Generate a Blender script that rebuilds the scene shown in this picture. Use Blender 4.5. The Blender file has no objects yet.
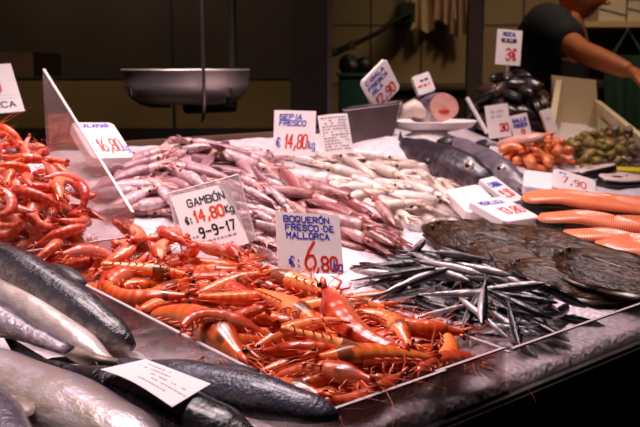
import bpy, math, random
import numpy as np
from mathutils import Vector, Matrix
C = bpy.context.scene.collection
rnd = random.Random(11)
PI = math.pi
# ------------------------------------------------------------------ camera
FPX = 880.0
PITCH = math.atan((213.5 - 65.0) / FPX)
CZ = 1.30
cam = bpy.data.cameras.new('camera')
cam.sensor_width = 36.0
cam.lens = FPX / 640 * 36.0
cam.clip_start = 0.02
camo = bpy.data.objects.new('camera', cam); C.objects.link(camo)
camo.location = (0, 0, CZ)
camo.rotation_euler = (PI / 2 - PITCH, 0, 0)
cam.dof.use_dof = True
cam.dof.focus_distance = 1.12
cam.dof.aperture_fstop = 10.0
bpy.context.scene.camera = camo
cs, sn = math.cos(PITCH), math.sin(PITCH)
# counter frame: a runs along the front edge, b into the stall, the top rises to the back
A = (.747, .665); B = (-.665, .747); O = (.128, .937)
def ray(u, v):
    x = (u - 320) / FPX; y = -(v - 213.5) / FPX
    return Vector((x, cs + y * sn, -sn + y * cs))
def ab(x, y):
    dx, dy = x - O[0], y - O[1]
    return dx * A[0] + dy * A[1], dx * B[0] + dy * B[1]
def zs(b):
    return .9 + (.08 * b if b < .45 else .036 + .22 * (b - .45))
def W(a, b, up=0.0):
    return Vector((O[0] + a * A[0] + b * B[0], O[1] + a * A[1] + b * B[1], zs(b) + up))
def hit(u, v, up=0.0):
    r = ray(u, v)
    f = lambda t: CZ + r.z * t - zs(ab(r.x * t, r.y * t)[1]) - up
    lo, hi, t = .3, None, .3
    while t < 9:
        if f(t) <= 0: hi = t; break
        lo = t; t += .04
    if hi is None: hi = 9
    for _ in range(14):
        m = (lo + hi) / 2
        if f(m) <= 0: hi = m
        else: lo = m
    return Vector((r.x * hi, r.y * hi, CZ + r.z * hi))
def at(u, v, y):
    r = ray(u, v)
    return Vector((r.x / r.y * y, y, CZ + r.z / r.y * y))
def on_a(u, v, a0):            # where the sight line meets the upright plane a = a0
    r = ray(u, v); n = Vector((A[0], A[1], 0))
    t = (a0 + O[0] * A[0] + O[1] * A[1]) / r.dot(n)
    return Vector((0, 0, CZ)) + r * t
def pix(p):
    d = Vector(p) - Vector((0, 0, CZ))
    zc = d.y * cs - d.z * sn; yc = d.y * sn + d.z * cs
    return 320 + FPX * d.x / zc, 213.5 - FPX * yc / zc
# ------------------------------------------------------------------ materials
def newmat(name):
    m = bpy.data.materials.new(name); m.use_nodes = True
    nt = m.node_tree
    for n in list(nt.nodes): nt.nodes.remove(n)
    out = nt.nodes.new('ShaderNodeOutputMaterial')
    p = nt.nodes.new('ShaderNodeBsdfPrincipled')
    nt.links.new(p.outputs[0], out.inputs[0])
    return m, nt, p, out
def nd(nt, t, **kw):
    n = nt.nodes.new('ShaderNode' + t)
    for k, v in kw.items():
        if k.startswith('_'): setattr(n, k[1:], v)
        else:
            key = int(k[1:]) if k[0] == 'i' and k[1:].isdigit() else k
            n.inputs[key].default_value = v
    return n
def col(c): return (c[0], c[1], c[2], 1)
def srgb(r, g, b):
    f = lambda x: (x / 255 / 12.92) if x < 10 else ((x / 255 + .055) / 1.055) ** 2.4
    return (f(r), f(g), f(b))
def ramp(nt, fac, stops):
    r = nt.nodes.new('ShaderNodeValToRGB')
    e = r.color_ramp.elements
    while len(e) < len(stops): e.new(.5)
    for k, (p, c) in enumerate(stops):
        e[k].position = p; e[k].color = col(c)
    nt.links.new(fac, r.inputs[0]); return r.outputs[0]
def mixc(nt, fac, a, b, mode='MIX'):
    m = nt.nodes.new('ShaderNodeMix'); m.data_type = 'RGBA'; m.blend_type = mode
    for s, v in ((0, fac), (6, a), (7, b)):
        if isinstance(v, (int, float)): m.inputs[s].default_value = v
        elif isinstance(v, tuple): m.inputs[s].default_value = col(v)
        else: nt.links.new(v, m.inputs[s])
    return m.outputs[2]
def math_(nt, op, a, b=0.0, c=None):
    m = nt.nodes.new('ShaderNodeMath'); m.operation = op
    for s, v in ((0, a), (1, b), (2, c)):
        if v is None: continue
        if isinstance(v, (int, float)): m.inputs[s].default_value = v
        else: nt.links.new(v, m.inputs[s])
    return m.outputs[0]
def attr(nt, name):
    n = nt.nodes.new('ShaderNodeAttribute'); n.attribute_name = name
    return n.outputs['Fac']
def coords(nt, scale=(1, 1, 1), seed=True):
    tc = nt.nodes.new('ShaderNodeTexCoord')
    mp = nt.nodes.new('ShaderNodeMapping')
    mp.inputs['Scale'].default_value = scale
    nt.links.new(tc.outputs['Object'], mp.inputs['Vector'])
    if seed:
        oi = nt.nodes.new('ShaderNodeObjectInfo')
        k = math_(nt, 'MULTIPLY', oi.outputs['Random'], 7.0)
        nt.links.new(k, mp.inputs['Location'])
    return mp.outputs[0]
def noise(nt, vec, scale, detail=3, rough=.55):
    n = nd(nt, 'TexNoise', Scale=scale, Detail=detail, Roughness=rough)
    nt.links.new(vec, n.inputs['Vector']); return n.outputs['Fac']
def bump(nt, p, h, strength, dist):
    b = nd(nt, 'Bump', Strength=strength, Distance=dist)
    nt.links.new(h, b.inputs['Height']); nt.links.new(b.outputs[0], p.inputs['Normal'])
def oran(nt):
    return nt.nodes.new('ShaderNodeObjectInfo').outputs['Random']
def plain(name, c, rough=.5, metal=0.0, nscale=0, namt=.2, bmp=0, spec=.5, coat=0, sss=0):
    m, nt, p, o = newmat(name)
    p.inputs['Base Color'].default_value = col(c)
    p.inputs['Roughness'].default_value = rough
    p.inputs['Metallic'].default_value = metal
    p.inputs['Specular IOR Level'].default_value = spec
    p.inputs['Coat Weight'].default_value = coat
    p.inputs['Coat Roughness'].default_value = .12
    if nscale:
        n = noise(nt, coords(nt), nscale)
        dark = tuple(x * (1 - namt) for x in c); lite = tuple(min(1, x * (1 + namt)) for x in c)
        nt.links.new(ramp(nt, n, [(.3, dark), (.7, lite)]), p.inputs['Base Color'])
        if bmp: bump(nt, p, n, .6, bmp)
    if sss:
        p.inputs['Subsurface Weight'].default_value = sss
        p.inputs['Subsurface Radius'].default_value = (1, .4, .25)
        p.inputs['Subsurface Scale'].default_value = .006
    return m
def shrimp_mat(name, back, side, belly, stripe, dark, darkamt):
    m, nt, p, o = newmat(name)
    s, t = attr(nt, 's'), attr(nt, 't')
    tt = math_(nt, 'MULTIPLY_ADD', t, .5, .5)
    c = ramp(nt, tt, [(.05, belly), (.42, side), (.85, back)])
    w = math_(nt, 'SINE', math_(nt, 'MULTIPLY', s, 6.2832 * 11.5))
    band = math_(nt, 'MULTIPLY', math_(nt, 'GREATER_THAN', s, .42), math_(nt, 'MULTIPLY_ADD', w, .2, .2))
    c = mixc(nt, band, c, stripe)
    v = coords(nt)
    n = noise(nt, v, 70, 4)
    c = mixc(nt, math_(nt, 'MULTIPLY', n, .55), c, back)
    # dark organs under the head shell, more of it in some animals
    n2 = noise(nt, v, 38, 2)
    inhead = math_(nt, 'MULTIPLY', math_(nt, 'LESS_THAN', math_(nt, 'ABSOLUTE', math_(nt, 'SUBTRACT', s, .27)), .10), darkamt)
    thr = ramp(nt, math_(nt, 'ADD', n2, math_(nt, 'MULTIPLY', oran(nt), .25)), [(.58, (0, 0, 0)), (.72, (1, 1, 1))])
    c = mixc(nt, math_(nt, 'MULTIPLY', inhead, thr), c, dark)
    r = oran(nt)
    hs = nd(nt, 'HueSaturation', Saturation=1.02)
    nt.links.new(c, hs.inputs['Color'])
    nt.links.new(math_(nt, 'MULTIPLY_ADD', r, .5, .70), hs.inputs['Value'])
    nt.links.new(math_(nt, 'MULTIPLY_ADD', r, .022, .488), hs.inputs['Hue'])
    nt.links.new(hs.outputs[0], p.inputs['Base Color'])
    p.inputs['Roughness'].default_value = .28
    p.inputs['Coat Weight'].default_value = .35
    p.inputs['Coat Roughness'].default_value = .1
    p.inputs['Subsurface Weight'].default_value = .15
    p.inputs['Subsurface Radius'].default_value = (1, .3, .15)
    p.inputs['Subsurface Scale'].default_value = .006
    bump(nt, p, n, .35, .002)
    return m
def skin_mat(name, back, mid, belly, e0=.45, e1=.6, rough=.25, metal=.0, mott=.4, nsc=60, stretch=(1, 1, 1), bmp=.004, mottcol=None, coat=.25, bs=.55, spec=.5):
    """wet skin: back to belly by the t attribute, with mottling"""
    m, nt, p, o = newmat(name)
    t = attr(nt, 't')
    v = coords(nt, stretch)
    n = noise(nt, v, nsc, 5, .6)
    n3 = noise(nt, v, nsc * .2, 2)
    tt = math_(nt, 'ADD', math_(nt, 'MULTIPLY_ADD', t, .5, .5), math_(nt, 'MULTIPLY_ADD', n3, .3, -.15))
    c = ramp(nt, tt, [(max(0, e0 - .3), belly), (e0, mid), (e1, back)])
    c = mixc(nt, math_(nt, 'MULTIPLY', ramp(nt, n, [(.44, (0, 0, 0)), (.60, (1, 1, 1))]), mott), c, mottcol or back)
    hs = nd(nt, 'HueSaturation')
    nt.links.new(c, hs.inputs['Color'])
    nt.links.new(math_(nt, 'MULTIPLY_ADD', oran(nt), .4, .8), hs.inputs['Value'])
    nt.links.new(hs.outputs[0], p.inputs['Base Color'])
    p.inputs['Roughness'].default_value = rough
    p.inputs['Metallic'].default_value = metal
    p.inputs['Specular IOR Level'].default_value = spec
    p.inputs['Coat Weight'].default_value = coat
    p.inputs['Coat Roughness'].default_value = .1
    if bmp: bump(nt, p, math_(nt, 'ADD', n, math_(nt, 'MULTIPLY', noise(nt, v, nsc * 2.6, 3), .5)), bs, bmp)
    return m
def acrylic_mat(name, milk, tint=(.93, .9, .9)):
    m, nt, p, o = newmat(name); nt.nodes.remove(p)
    tr = nd(nt, 'BsdfTransparent', Color=col(tint))
    gl = nd(nt, 'BsdfGlossy', Color=col((1, 1, 1)), Roughness=.08)
    df = nd(nt, 'BsdfTranslucent', Color=col((.85, .8, .8)))
    d2 = nd(nt, 'BsdfDiffuse', Color=col((.85, .8, .8)))
    fr = nd(nt, 'Fresnel', IOR=1.45)
    n = noise(nt, coords(nt), 9, 4)
    mk = math_(nt, 'MULTIPLY', ramp(nt, n, [(.3, (.35, .35, .35)), (.75, (1, 1, 1))]), milk)
    dd = nd(nt, 'AddShader'); nt.links.new(df.outputs[0], dd.inputs[0]); nt.links.new(d2.outputs[0], dd.inputs[1])
    a = nd(nt, 'MixShader'); nt.links.new(mk, a.inputs[0]); nt.links.new(tr.outputs[0], a.inputs[1]); nt.links.new(d2.outputs[0], a.inputs[2])
    b = nd(nt, 'MixShader'); nt.links.new(math_(nt, 'MULTIPLY', fr.outputs[0], .4), b.inputs[0]); nt.links.new(a.outputs[0], b.inputs[1]); nt.links.new(gl.outputs[0], b.inputs[2])
    nt.links.new(b.outputs[0], o.inputs[0])
    return m
MT = {}
MT['gambon'] = shrimp_mat('gambon_shell', srgb(202, 74, 36), srgb(228, 106, 56), srgb(236, 158, 114), srgb(240, 148, 88), srgb(58, 26, 18), .8)
MT['gamba'] = shrimp_mat('small_shrimp_shell', srgb(210, 82, 60), srgb(232, 122, 94), srgb(240, 180, 156), srgb(244, 170, 142), srgb(70, 30, 26), .35)
MT['shrimp_leg'] = plain('shrimp_legs', srgb(222, 98, 58), .35, nscale=60, namt=.3, coat=.3)
MT['shrimp_feeler'] = plain('shrimp_feelers', srgb(226, 104, 60), .4)
MT['shrimp_tail'] = plain('shrimp_tail', srgb(208, 66, 22), .3, nscale=90, namt=.35, coat=.3)
MT['black_eye'] = plain('black_eye', (.006, .005, .006), .12, coat=.5)
MT['squid_pink'] = skin_mat('pink_squid', srgb(150, 106, 114), srgb(182, 140, 146), srgb(216, 188, 192), .45, .8, .25, 0, .55, 110, mottcol=srgb(132, 86, 98))
MT['squid_red'] = skin_mat('dark_squid', srgb(124, 66, 66), srgb(168, 106, 104), srgb(212, 170, 166), .4, .8, .22, 0, .65, 110, (.3, 1, 1), mottcol=srgb(126, 62, 64))
MT['squid_pale'] = skin_mat('pale_squid', srgb(200, 176, 164), srgb(220, 202, 194), srgb(240, 228, 226), .4, .85, .25, 0, .35, 90, mottcol=srgb(190, 156, 144))
MT['squid_arm'] = plain('squid_arms', srgb(206, 156, 152), .25, nscale=80, namt=.3, coat=.3)
MT['squid_arm_red'] = plain('dark_squid_arms', srgb(140, 72, 66), .25, nscale=80, namt=.3, coat=.3)
MT['squid_arm_pale'] = plain('pale_squid_arms', srgb(222, 196, 180), .25, nscale=80, namt=.25, coat=.3)
MT['anchovy'] = skin_mat('anchovy_skin', srgb(19, 19, 25), srgb(70, 66, 72), srgb(190, 180, 184), .40, .50, .22, .3, .2, 90)
MT['anchovy_fin'] = plain('anchovy_fin', srgb(70, 62, 66), .4)
MT['fish_dark'] = skin_mat('dark_back_fish', srgb(36, 33, 40), srgb(92, 84, 92), srgb(206, 190, 176), .3, .46, .24, .1, .5, 110, (1, .5, 1), mottcol=srgb(64, 60, 68))
MT['fish_black'] = skin_mat('black_fish', srgb(17, 15, 19), srgb(36, 32, 38), srgb(110, 98, 92), .2, .4, .22, .1, .4, 90, (1, .5, 1), mottcol=srgb(54, 48, 54))
MT['fish_blue'] = skin_mat('blue_grey_fish', srgb(40, 41, 55), srgb(96, 94, 110), srgb(150, 140, 146), .28, .52, .26, .15, .5, 110, mottcol=srgb(84, 84, 100))
MT['fish_silver'] = skin_mat('silver_fish', srgb(124, 112, 124), srgb(200, 186, 192), srgb(222, 206, 202), .45, .78, .3, .15, .55, 48, (.5, 1, 1), mottcol=srgb(164, 140, 116))
MT['fish_mauve'] = skin_mat('mauve_fish', srgb(78, 70, 82), srgb(146, 132, 146), srgb(214, 198, 204), .35, .6, .28, .15, .5, 70, mottcol=srgb(106, 96, 110))
MT['fish_fin'] = plain('fish_fin', srgb(150, 130, 118), .4, nscale=60, namt=.4)
MT['fish_fin_dark'] = plain('dark_fish_fin', srgb(46, 40, 44), .4, nscale=60, namt=.4)
MT['hake'] = skin_mat('hake_skin', srgb(42, 33, 41), srgb(98, 78, 88), srgb(164, 142, 150), .3, .62, .3, .0, .85, 38, mottcol=srgb(44, 34, 42))
MT['hake_pale'] = skin_mat('hake_skin_light', srgb(104, 92, 104), srgb(172, 152, 160), srgb(216, 196, 196), .3, .62, .3, .0, .7, 38, mottcol=srgb(84, 70, 80))  # paler, silvery skin colour
MT['eye_ring'] = plain('fish_eye', srgb(196, 176, 166), .15, .2, coat=1)
MT['mouth'] = plain('fish_mouth', srgb(70, 40, 44), .35)
MT['brown_fish'] = skin_mat('brown_flatfish', srgb(62, 36, 17), srgb(74, 45, 22), srgb(94, 64, 38), .3, .7, .17, 0, .8, 60, (.3, 1, 1), .014, srgb(28, 16, 9), 0, .6, .2)
MT['brown_fin'] = plain('brown_fin', srgb(50, 33, 20), .3, nscale=50, namt=.4, coat=.3)
MT['steel'] = plain('steel', (.55, .5, .5), .22, 1, nscale=14, namt=.12)
MT['dull_steel'] = plain('dull_steel', (.3, .27, .26), .35, 1, nscale=14, namt=.2)
MT['paper'] = plain('white_card', srgb(236, 226, 226), .5, nscale=8, namt=.03)
MT['foam'] = plain('white_foam', srgb(232, 222, 220), .6, nscale=60, namt=.05)
MT['cream_foam'] = plain('cream_foam', srgb(206, 190, 158), .7, nscale=40, namt=.06)
MT['blue_ink'] = plain('blue_ink', srgb(48, 52, 178), .5)
MT['red_ink'] = plain('red_ink', srgb(214, 40, 26), .5)
MT['orange_ink'] = plain('orange_ink', srgb(226, 84, 40), .5)
MT['dark_ink'] = plain('dark_ink', srgb(40, 38, 58), .5)
MT['black_ink'] = plain('black_ink', srgb(22, 18, 20), .5)
MT['grey_ink'] = plain('grey_ink', srgb(150, 130, 140), .5)
MT['pale_ink'] = plain('faint_ink', srgb(200, 186, 194), .5)
MT['acrylic'] = acrylic_mat('clear_acrylic', .13)
MT['frosted'] = acrylic_mat('hazy_acrylic', .42)
MT['semi'] = acrylic_mat('slightly_hazy_acrylic', .2)
MT['acrylic_edge'] = plain('acrylic_edge', srgb(206, 188, 190), .25)
MT['black'] = plain('black_panel', srgb(18, 15, 15), .5, nscale=6, namt=.3)
def salmon_mat():
    m, nt, p, o = newmat('salmon_flesh')
    v = coords(nt)
    w = nd(nt, 'TexWave', Scale=75.0, Distortion=6.0, Detail=2.0)
    w.inputs['Detail Scale'].default_value = .6
    nt.links.new(v, w.inputs['Vector'])
    n = noise(nt, v, 30)
    c = mixc(nt, n, srgb(214, 84, 40), srgb(236, 118, 66))
    c = mixc(nt, math_(nt, 'MULTIPLY', ramp(nt, w.outputs['Fac'], [(.6, (0, 0, 0)), (.95, (1, 1, 1))]), .75), c, srgb(255, 190, 150))
    nt.links.new(c, p.inputs['Base Color'])
    p.inputs['Roughness'].default_value = .35
    p.inputs['Coat Weight'].default_value = .2
    return m
MT['salmon'] = salmon_mat()
MT['salmon_skin'] = plain('salmon_skin', srgb(26, 20, 20), .3, nscale=80, namt=.5, coat=.2)
def ice_mat():
    m, nt, p, o = newmat('crushed_ice')
    v = coords(nt, seed=False)
    vo = nd(nt, 'TexVoronoi', Scale=110.0); nt.links.new(v, vo.inputs['Vector'])
    n = noise(nt, v, 40, 5, .65)
    h = math_(nt, 'ADD', vo.outputs['Distance'], n)
    c = ramp(nt, n, [(.3, srgb(206, 190, 198)), (.7, srgb(236, 226, 230))])
    nt.links.new(c, p.inputs['Base Color'])
    p.inputs['Roughness'].default_value = .3
    p.inputs['Subsurface Weight'].default_value = .2
    p.inputs['Subsurface Scale'].default_value = .01
    bump(nt, p, h, .6, .006)
    return m
MT['ice'] = ice_mat()
# ------------------------------------------------------------------ mesh building
class MB:
    def __init__(self): self.v = []; self.f = []; self.s = []; self.t = []
    def add(self, vs, fs, s=0.0, t=0.0):
        o = len(self.v); n = len(vs)
        self.v += [tuple(x) for x in vs]
        self.f += [tuple(i + o for i in f) for f in fs]
        self.s += list(s) if hasattr(s, '__len__') else [s] * n
        self.t += list(t) if hasattr(t, '__len__') else [t] * n
        return self
    def loft(self, rings, s=None, t=None, cap=True):
        n = len(rings[0]); vs = [p for r in rings for p in r]; fs = []
        for i in range(len(rings) - 1):
            for k in range(n):
                fs.append((i * n + k, i * n + (k + 1) % n, (i + 1) * n + (k + 1) % n, (i + 1) * n + k))
        if cap:
            fs.append(tuple(reversed(range(n)))); fs.append(tuple(range((len(rings) - 1) * n, len(rings) * n)))
        ss = [x for x in (s or [i / (len(rings) - 1) for i in range(len(rings))]) for _ in range(n)]
        tt = (t or [math.sin(2 * PI * k / n) for k in range(n)]) * len(rings)
        return self.add(vs, fs, ss, tt)
    def planar(self, pts, up, dn, th, n=12, zoff=None, cap=True):
        """body swept head to tail along a spine lying in the XY plane; up/dn are the
        dorsal and ventral half heights, th the half thickness"""
        rings = []
        for i, p in enumerate(pts):
            a = pts[max(0, i - 1)]; b = pts[min(len(pts) - 1, i + 1)]
            tx, ty = b[0] - a[0], b[1] - a[1]; l = math.hypot(tx, ty) or 1
            dx, dy = ty / l, -tx / l
            r = []
            for k in range(n):
                an = 2 * PI * k / n; sy = math.sin(an); h = up[i] if sy > 0 else dn[i]
                r.append((p[0] + dx * h * sy, p[1] + dy * h * sy, (zoff[i] if zoff else 0) + th[i] * math.cos(an)))
            rings.append(r)
        return self.loft(rings, cap=cap)
    def tube(self, pts, rs, n=6, cap=True):
        pts = [Vector(p) for p in pts]
        if not hasattr(rs, '__len__'): rs = [rs] * len(pts)
        prev = None; rings = []
        for i, p in enumerate(pts):
            d = (pts[min(len(pts) - 1, i + 1)] - pts[max(0, i - 1)])
            d = d.normalized() if d.length > 1e-9 else Vector((0, 0, 1))
            if prev is None:
                prev = d.orthogonal().normalized()
            s_ = (prev - d * prev.dot(d)); s_ = s_.normalized() if s_.length > 1e-6 else d.orthogonal().normalized()
            prev = s_; u_ = d.cross(s_)
            rings.append([p + (s_ * math.cos(2 * PI * k / n) + u_ * math.sin(2 * PI * k / n)) * rs[i] for k in range(n)])
        return self.loft(rings, cap=cap)
    def ball(self, c, r, n=10, m=7, rot=None):
        r = (r, r, r) if not hasattr(r, '__len__') else r
        rings = []
        for i in range(1, m):
            ph = PI * i / m
            rings.append([(r[0] * math.sin(ph) * math.cos(2 * PI * k / n), r[1] * math.sin(ph) * math.sin(2 * PI * k / n), r[2] * math.cos(ph)) for k in range(n)])
        vs = [p for q in rings for p in q] + [(0, 0, r[2]), (0, 0, -r[2])]; fs = []
        for i in range(m - 2):
            for k in range(n): fs.append((i * n + k, (i + 1) * n + k, (i + 1) * n + (k + 1) % n, i * n + (k + 1) % n))
        T, Bo = len(vs) - 2, len(vs) - 1
        for k in range(n):
            fs.append((T, k, (k + 1) % n)); fs.append((Bo, (m - 2) * n + (k + 1) % n, (m - 2) * n + k))
        tt = [p[1] / r[1] for p in vs]
        vs = [(Matrix.Identity(3) if rot is None else rot) @ Vector(p) + Vector(c) for p in vs]
        return self.add(vs, fs, .5, tt)
    def plate(self, poly, th, fn=None, t=0.0):
        """thin solid from a 2D outline (fan about its centre); fn maps (x, y, side) to 3D"""
        fn = fn or (lambda x, y, k: (x, y, k * th / 2))
        n = len(poly); cx = sum(p[0] for p in poly) / n; cy = sum(p[1] for p in poly) / n
        vs = [fn(x, y, 1) for x, y in poly] + [fn(x, y, -1) for x, y in poly] + [fn(cx, cy, 1), fn(cx, cy, -1)]
        fs = []
        for k in range(n):
            q = (k + 1) % n
            fs += [(2 * n, k, q), (2 * n + 1, n + q, n + k), (k, n + k, n + q, q)]
        return self.add(vs, fs, .5, t)
    def box(self, lo, hi, fn=None):
        vs = [(x, y, z) for x in (lo[0], hi[0]) for y in (lo[1], hi[1]) for z in (lo[2], hi[2])]
        if fn: vs = [fn(*p) for p in vs]
        return self.add(vs, [(0, 1, 3, 2), (4, 6, 7, 5), (0, 4, 5, 1), (2, 3, 7, 6), (0, 2, 6, 4), (1, 5, 7, 3)])
    def hexa(self, p):   # eight corners: bottom four then top four
        return self.add(p, [(3, 2, 1, 0), (4, 5, 6, 7), (0, 1, 5, 4), (1, 2, 6, 5), (2, 3, 7, 6), (3, 0, 4, 7)])
    def lathe(self, prof, n=32, c=(0, 0, 0), squash=(1, 1)):
        rings = [[(c[0] + r * squash[0] * math.cos(2 * PI * k / n), c[1] + r * squash[1] * math.sin(2 * PI * k / n), c[2] + z) for k in range(n)] for r, z in prof]
        return self.loft(rings, cap=True)
    def mesh(self, name, smooth=True, angle=None):
        me = bpy.data.meshes.new(name)
        me.from_pydata(self.v, [], self.f); me.update()
        import bmesh
        bm = bmesh.new(); bm.from_mesh(me)
        bmesh.ops.recalc_face_normals(bm, faces=bm.faces); bm.to_mesh(me); bm.free()
        if len(me.vertices) == len(self.s):
            for nm, d in (('s', self.s), ('t', self.t)):
                at_ = me.attributes.new(nm, 'FLOAT', 'POINT'); at_.data.foreach_set('value', d)
        if smooth:
            me.polygons.foreach_set('use_smooth', [True] * len(me.polygons))
            if angle: me.set_sharp_from_angle(angle=angle)
        return me
def link(name, data, parent=None, mat=None):
    o = bpy.data.objects.new(name, data); C.objects.link(o)
    if mat is not None and not data.materials: data.materials.append(mat)
    if parent is not None: o.parent = parent
    return o
def tag(o, label, cat, group=None, kind=None):
    o['label'] = label; o['category'] = cat
    if group: o['group'] = group
    if kind: o['kind'] = kind
    return o
def thing(name, label, cat, loc=(0, 0, 0), group=None, rotz=0):
    o = bpy.data.objects.new(name, None); C.objects.link(o)
    o.empty_display_size = .03; o.location = loc; o.rotation_euler = (0, 0, rotz)
    return tag(o, label, cat, group)
def structure(name, mb, mat, smooth=False):
    o = link(name, mb.mesh(name, smooth), None, mat); o['kind'] = 'structure'; return o
def solo(name, mb, mat, label, cat, group=None, smooth=True, angle=.6, loc=None):
    """a thing that is one mesh; its origin goes to its lowest centre"""
    vs = np.array(mb.v); c = Vector(((vs[:, 0].min() + vs[:, 0].max()) / 2, (vs[:, 1].min() + vs[:, 1].max()) / 2, vs[:, 2].min()))
    mb.v = [tuple(Vector(p) - c) for p in mb.v]
    o = link(name, mb.mesh(name, smooth, angle), None, mat); o.location = c
    return tag(o, label, cat, group)
class Proto:
    """name, parts = [(part name, mesh, material, part label or None, sub-parts)]"""
    def __init__(self, name, parts, pts):
        self.name = name; self.parts = parts; self.pts = np.array(pts)
    def make(self, M4, mats=None):
        root = bpy.data.objects.new(self.name, None); C.objects.link(root); root.empty_display_size = .02
        root.matrix_world = M4
        def rec(par, parts):
            for nm, me, mt, lab, subs in parts:
                o = bpy.data.objects.new(nm, me); C.objects.link(o); o.parent = par
                if not me.materials: me.materials.append(MT[mt])
                if mats and mt in mats:
                    o.material_slots[0].link = 'OBJECT'; o.material_slots[0].material = MT[mats[mt]]
                if lab: o['label'] = lab
                rec(o, subs)
        rec(root, self.parts)
        return root
# ------------------------------------------------------------------ height field for heaping
GX0, GY0, GC = -1.1, .5, .004
NX, NY = 900, 780
gx = GX0 + np.arange(NX) * GC; gy = GY0 + np.arange(NY) * GC
XX, YY = np.meshgrid(gx, gy, indexing='ij')
AAg = (XX - O[0]) * A[0] + (YY - O[1]) * A[1]
BBg = (XX - O[0]) * B[0] + (YY - O[1]) * B[1]
def vnoise(a, b):
    return (np.sin(a * 37 + 1.3 * np.sin(b * 29)) * np.sin(b * 41 + 1.1 * np.sin(a * 23)) + .5 * np.sin(a * 83 + b * 61) * np.sin(b * 97 - a * 53)) * .5
ICE_UP = .012
# ice banked up: centre a, b, half widths, height
MOUNDS = [(-.30, 1.0, .26, .30, .045), (1.35, .42, .30, .26, .03), (1.66, .84, .14, .08, .02), (0, .27, .16, .28, .022), (.38, .85, .4, .3, .02), (.33, .22, .14, .2, .012), (.98, .98, .16, .14, .05), (-.4, .35, .3, .4, .01)]
def ice_z(a, b):
    base = np.where(b < .45, .9 + .08 * b, .936 + .22 * (b - .45))
    z = base + ICE_UP + .005 * vnoise(a, b)
    for a0, b0, ra, rb, h in MOUNDS:
        z = z + h * np.clip(1 - ((a - a0) / ra) ** 2 - ((b - b0) / rb) ** 2, 0, None) ** 1.2
    return z
H = ice_z(AAg, BBg)
def cell(x, y):
    return np.clip(((x - GX0) / GC).round().astype(int), 1, NX - 2), np.clip(((y - GY0) / GC).round().astype(int), 1, NY - 2)
def raise_h(P):
    ix, iy = cell(P[:, 0], P[:, 1])
    for dx in (-1, 0, 1):
        for dy in (-1, 0, 1):
            np.maximum.at(H, (ix + dx, iy + dy), P[:, 2])
def mound(x, y, r, h):
    d = ((XX - x) ** 2 + (YY - y) ** 2) / r ** 2
    np.add(H, h * np.clip(1 - d, 0, None) ** 1.2, out=H)
BLOCK = []    # footprints of the upright cards (x, y, radius)
def pose(proto, x, y, yaw, sc=1.0, roll=0.0, pen=.003, q=97, maxs=.5, flip=False):
    P = proto.pts * sc
    if flip: P = P * np.array([1, -1, -1])
    R0 = Matrix.Rotation(yaw, 3, 'Z') @ Matrix.Rotation(roll, 3, 'X')
    Q = P @ np.array(R0).T
    ix, iy = cell(Q[:, 0] + x, Q[:, 1] + y)
    h = H[ix, iy]
    Am = np.c_[np.ones(len(Q)), Q[:, 0], Q[:, 1]]
    k = np.linalg.lstsq(Am, h, rcond=None)[0]
    sx, sy = np.clip(k[1:], -maxs, maxs)
    nrm = Vector((-sx, -sy, 1)).normalized()
    R = Vector((0, 0, 1)).rotation_difference(nrm).to_matrix() @ R0
    Q = P @ np.array(R).T
    ix, iy = cell(Q[:, 0] + x, Q[:, 1] + y)
    z = np.percentile(H[ix, iy] - Q[:, 2], q) - pen
    Q = Q + np.array([x, y, z])
    M4 = Matrix.Translation((x, y, z)) @ R.to_4x4() @ Matrix.Scale(sc, 4)
    if flip: M4 = M4 @ Matrix.Rotation(PI, 4, 'X')
    return M4, Q, z
def blocked(Q):
    for bx, by, br, bz in BLOCK:
        d2 = (Q[:, 0] - bx) ** 2 + (Q[:, 1] - by) ** 2
        if (d2 < br * br).any(): return True
    return False
def inpoly(u, v, P):
    c = False; j = len(P) - 1
    for i in range(len(P)):
        if (P[i][1] > v) != (P[j][1] > v) and u < (P[j][0] - P[i][0]) * (v - P[i][1]) / (P[j][1] - P[i][1]) + P[i][0]: c = not c
        j = i
    return c
def heading(u, v, du, dv, up=0.03):
    p = hit(u - du / 2, v - dv / 2, up); q = hit(u + du / 2, v + dv / 2, up)
    return math.atan2(q.y - p.y, q.x - p.x)
LIM = []      # upright limits a0 < a < a1, b0 < b < b1 for the current heap
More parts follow.
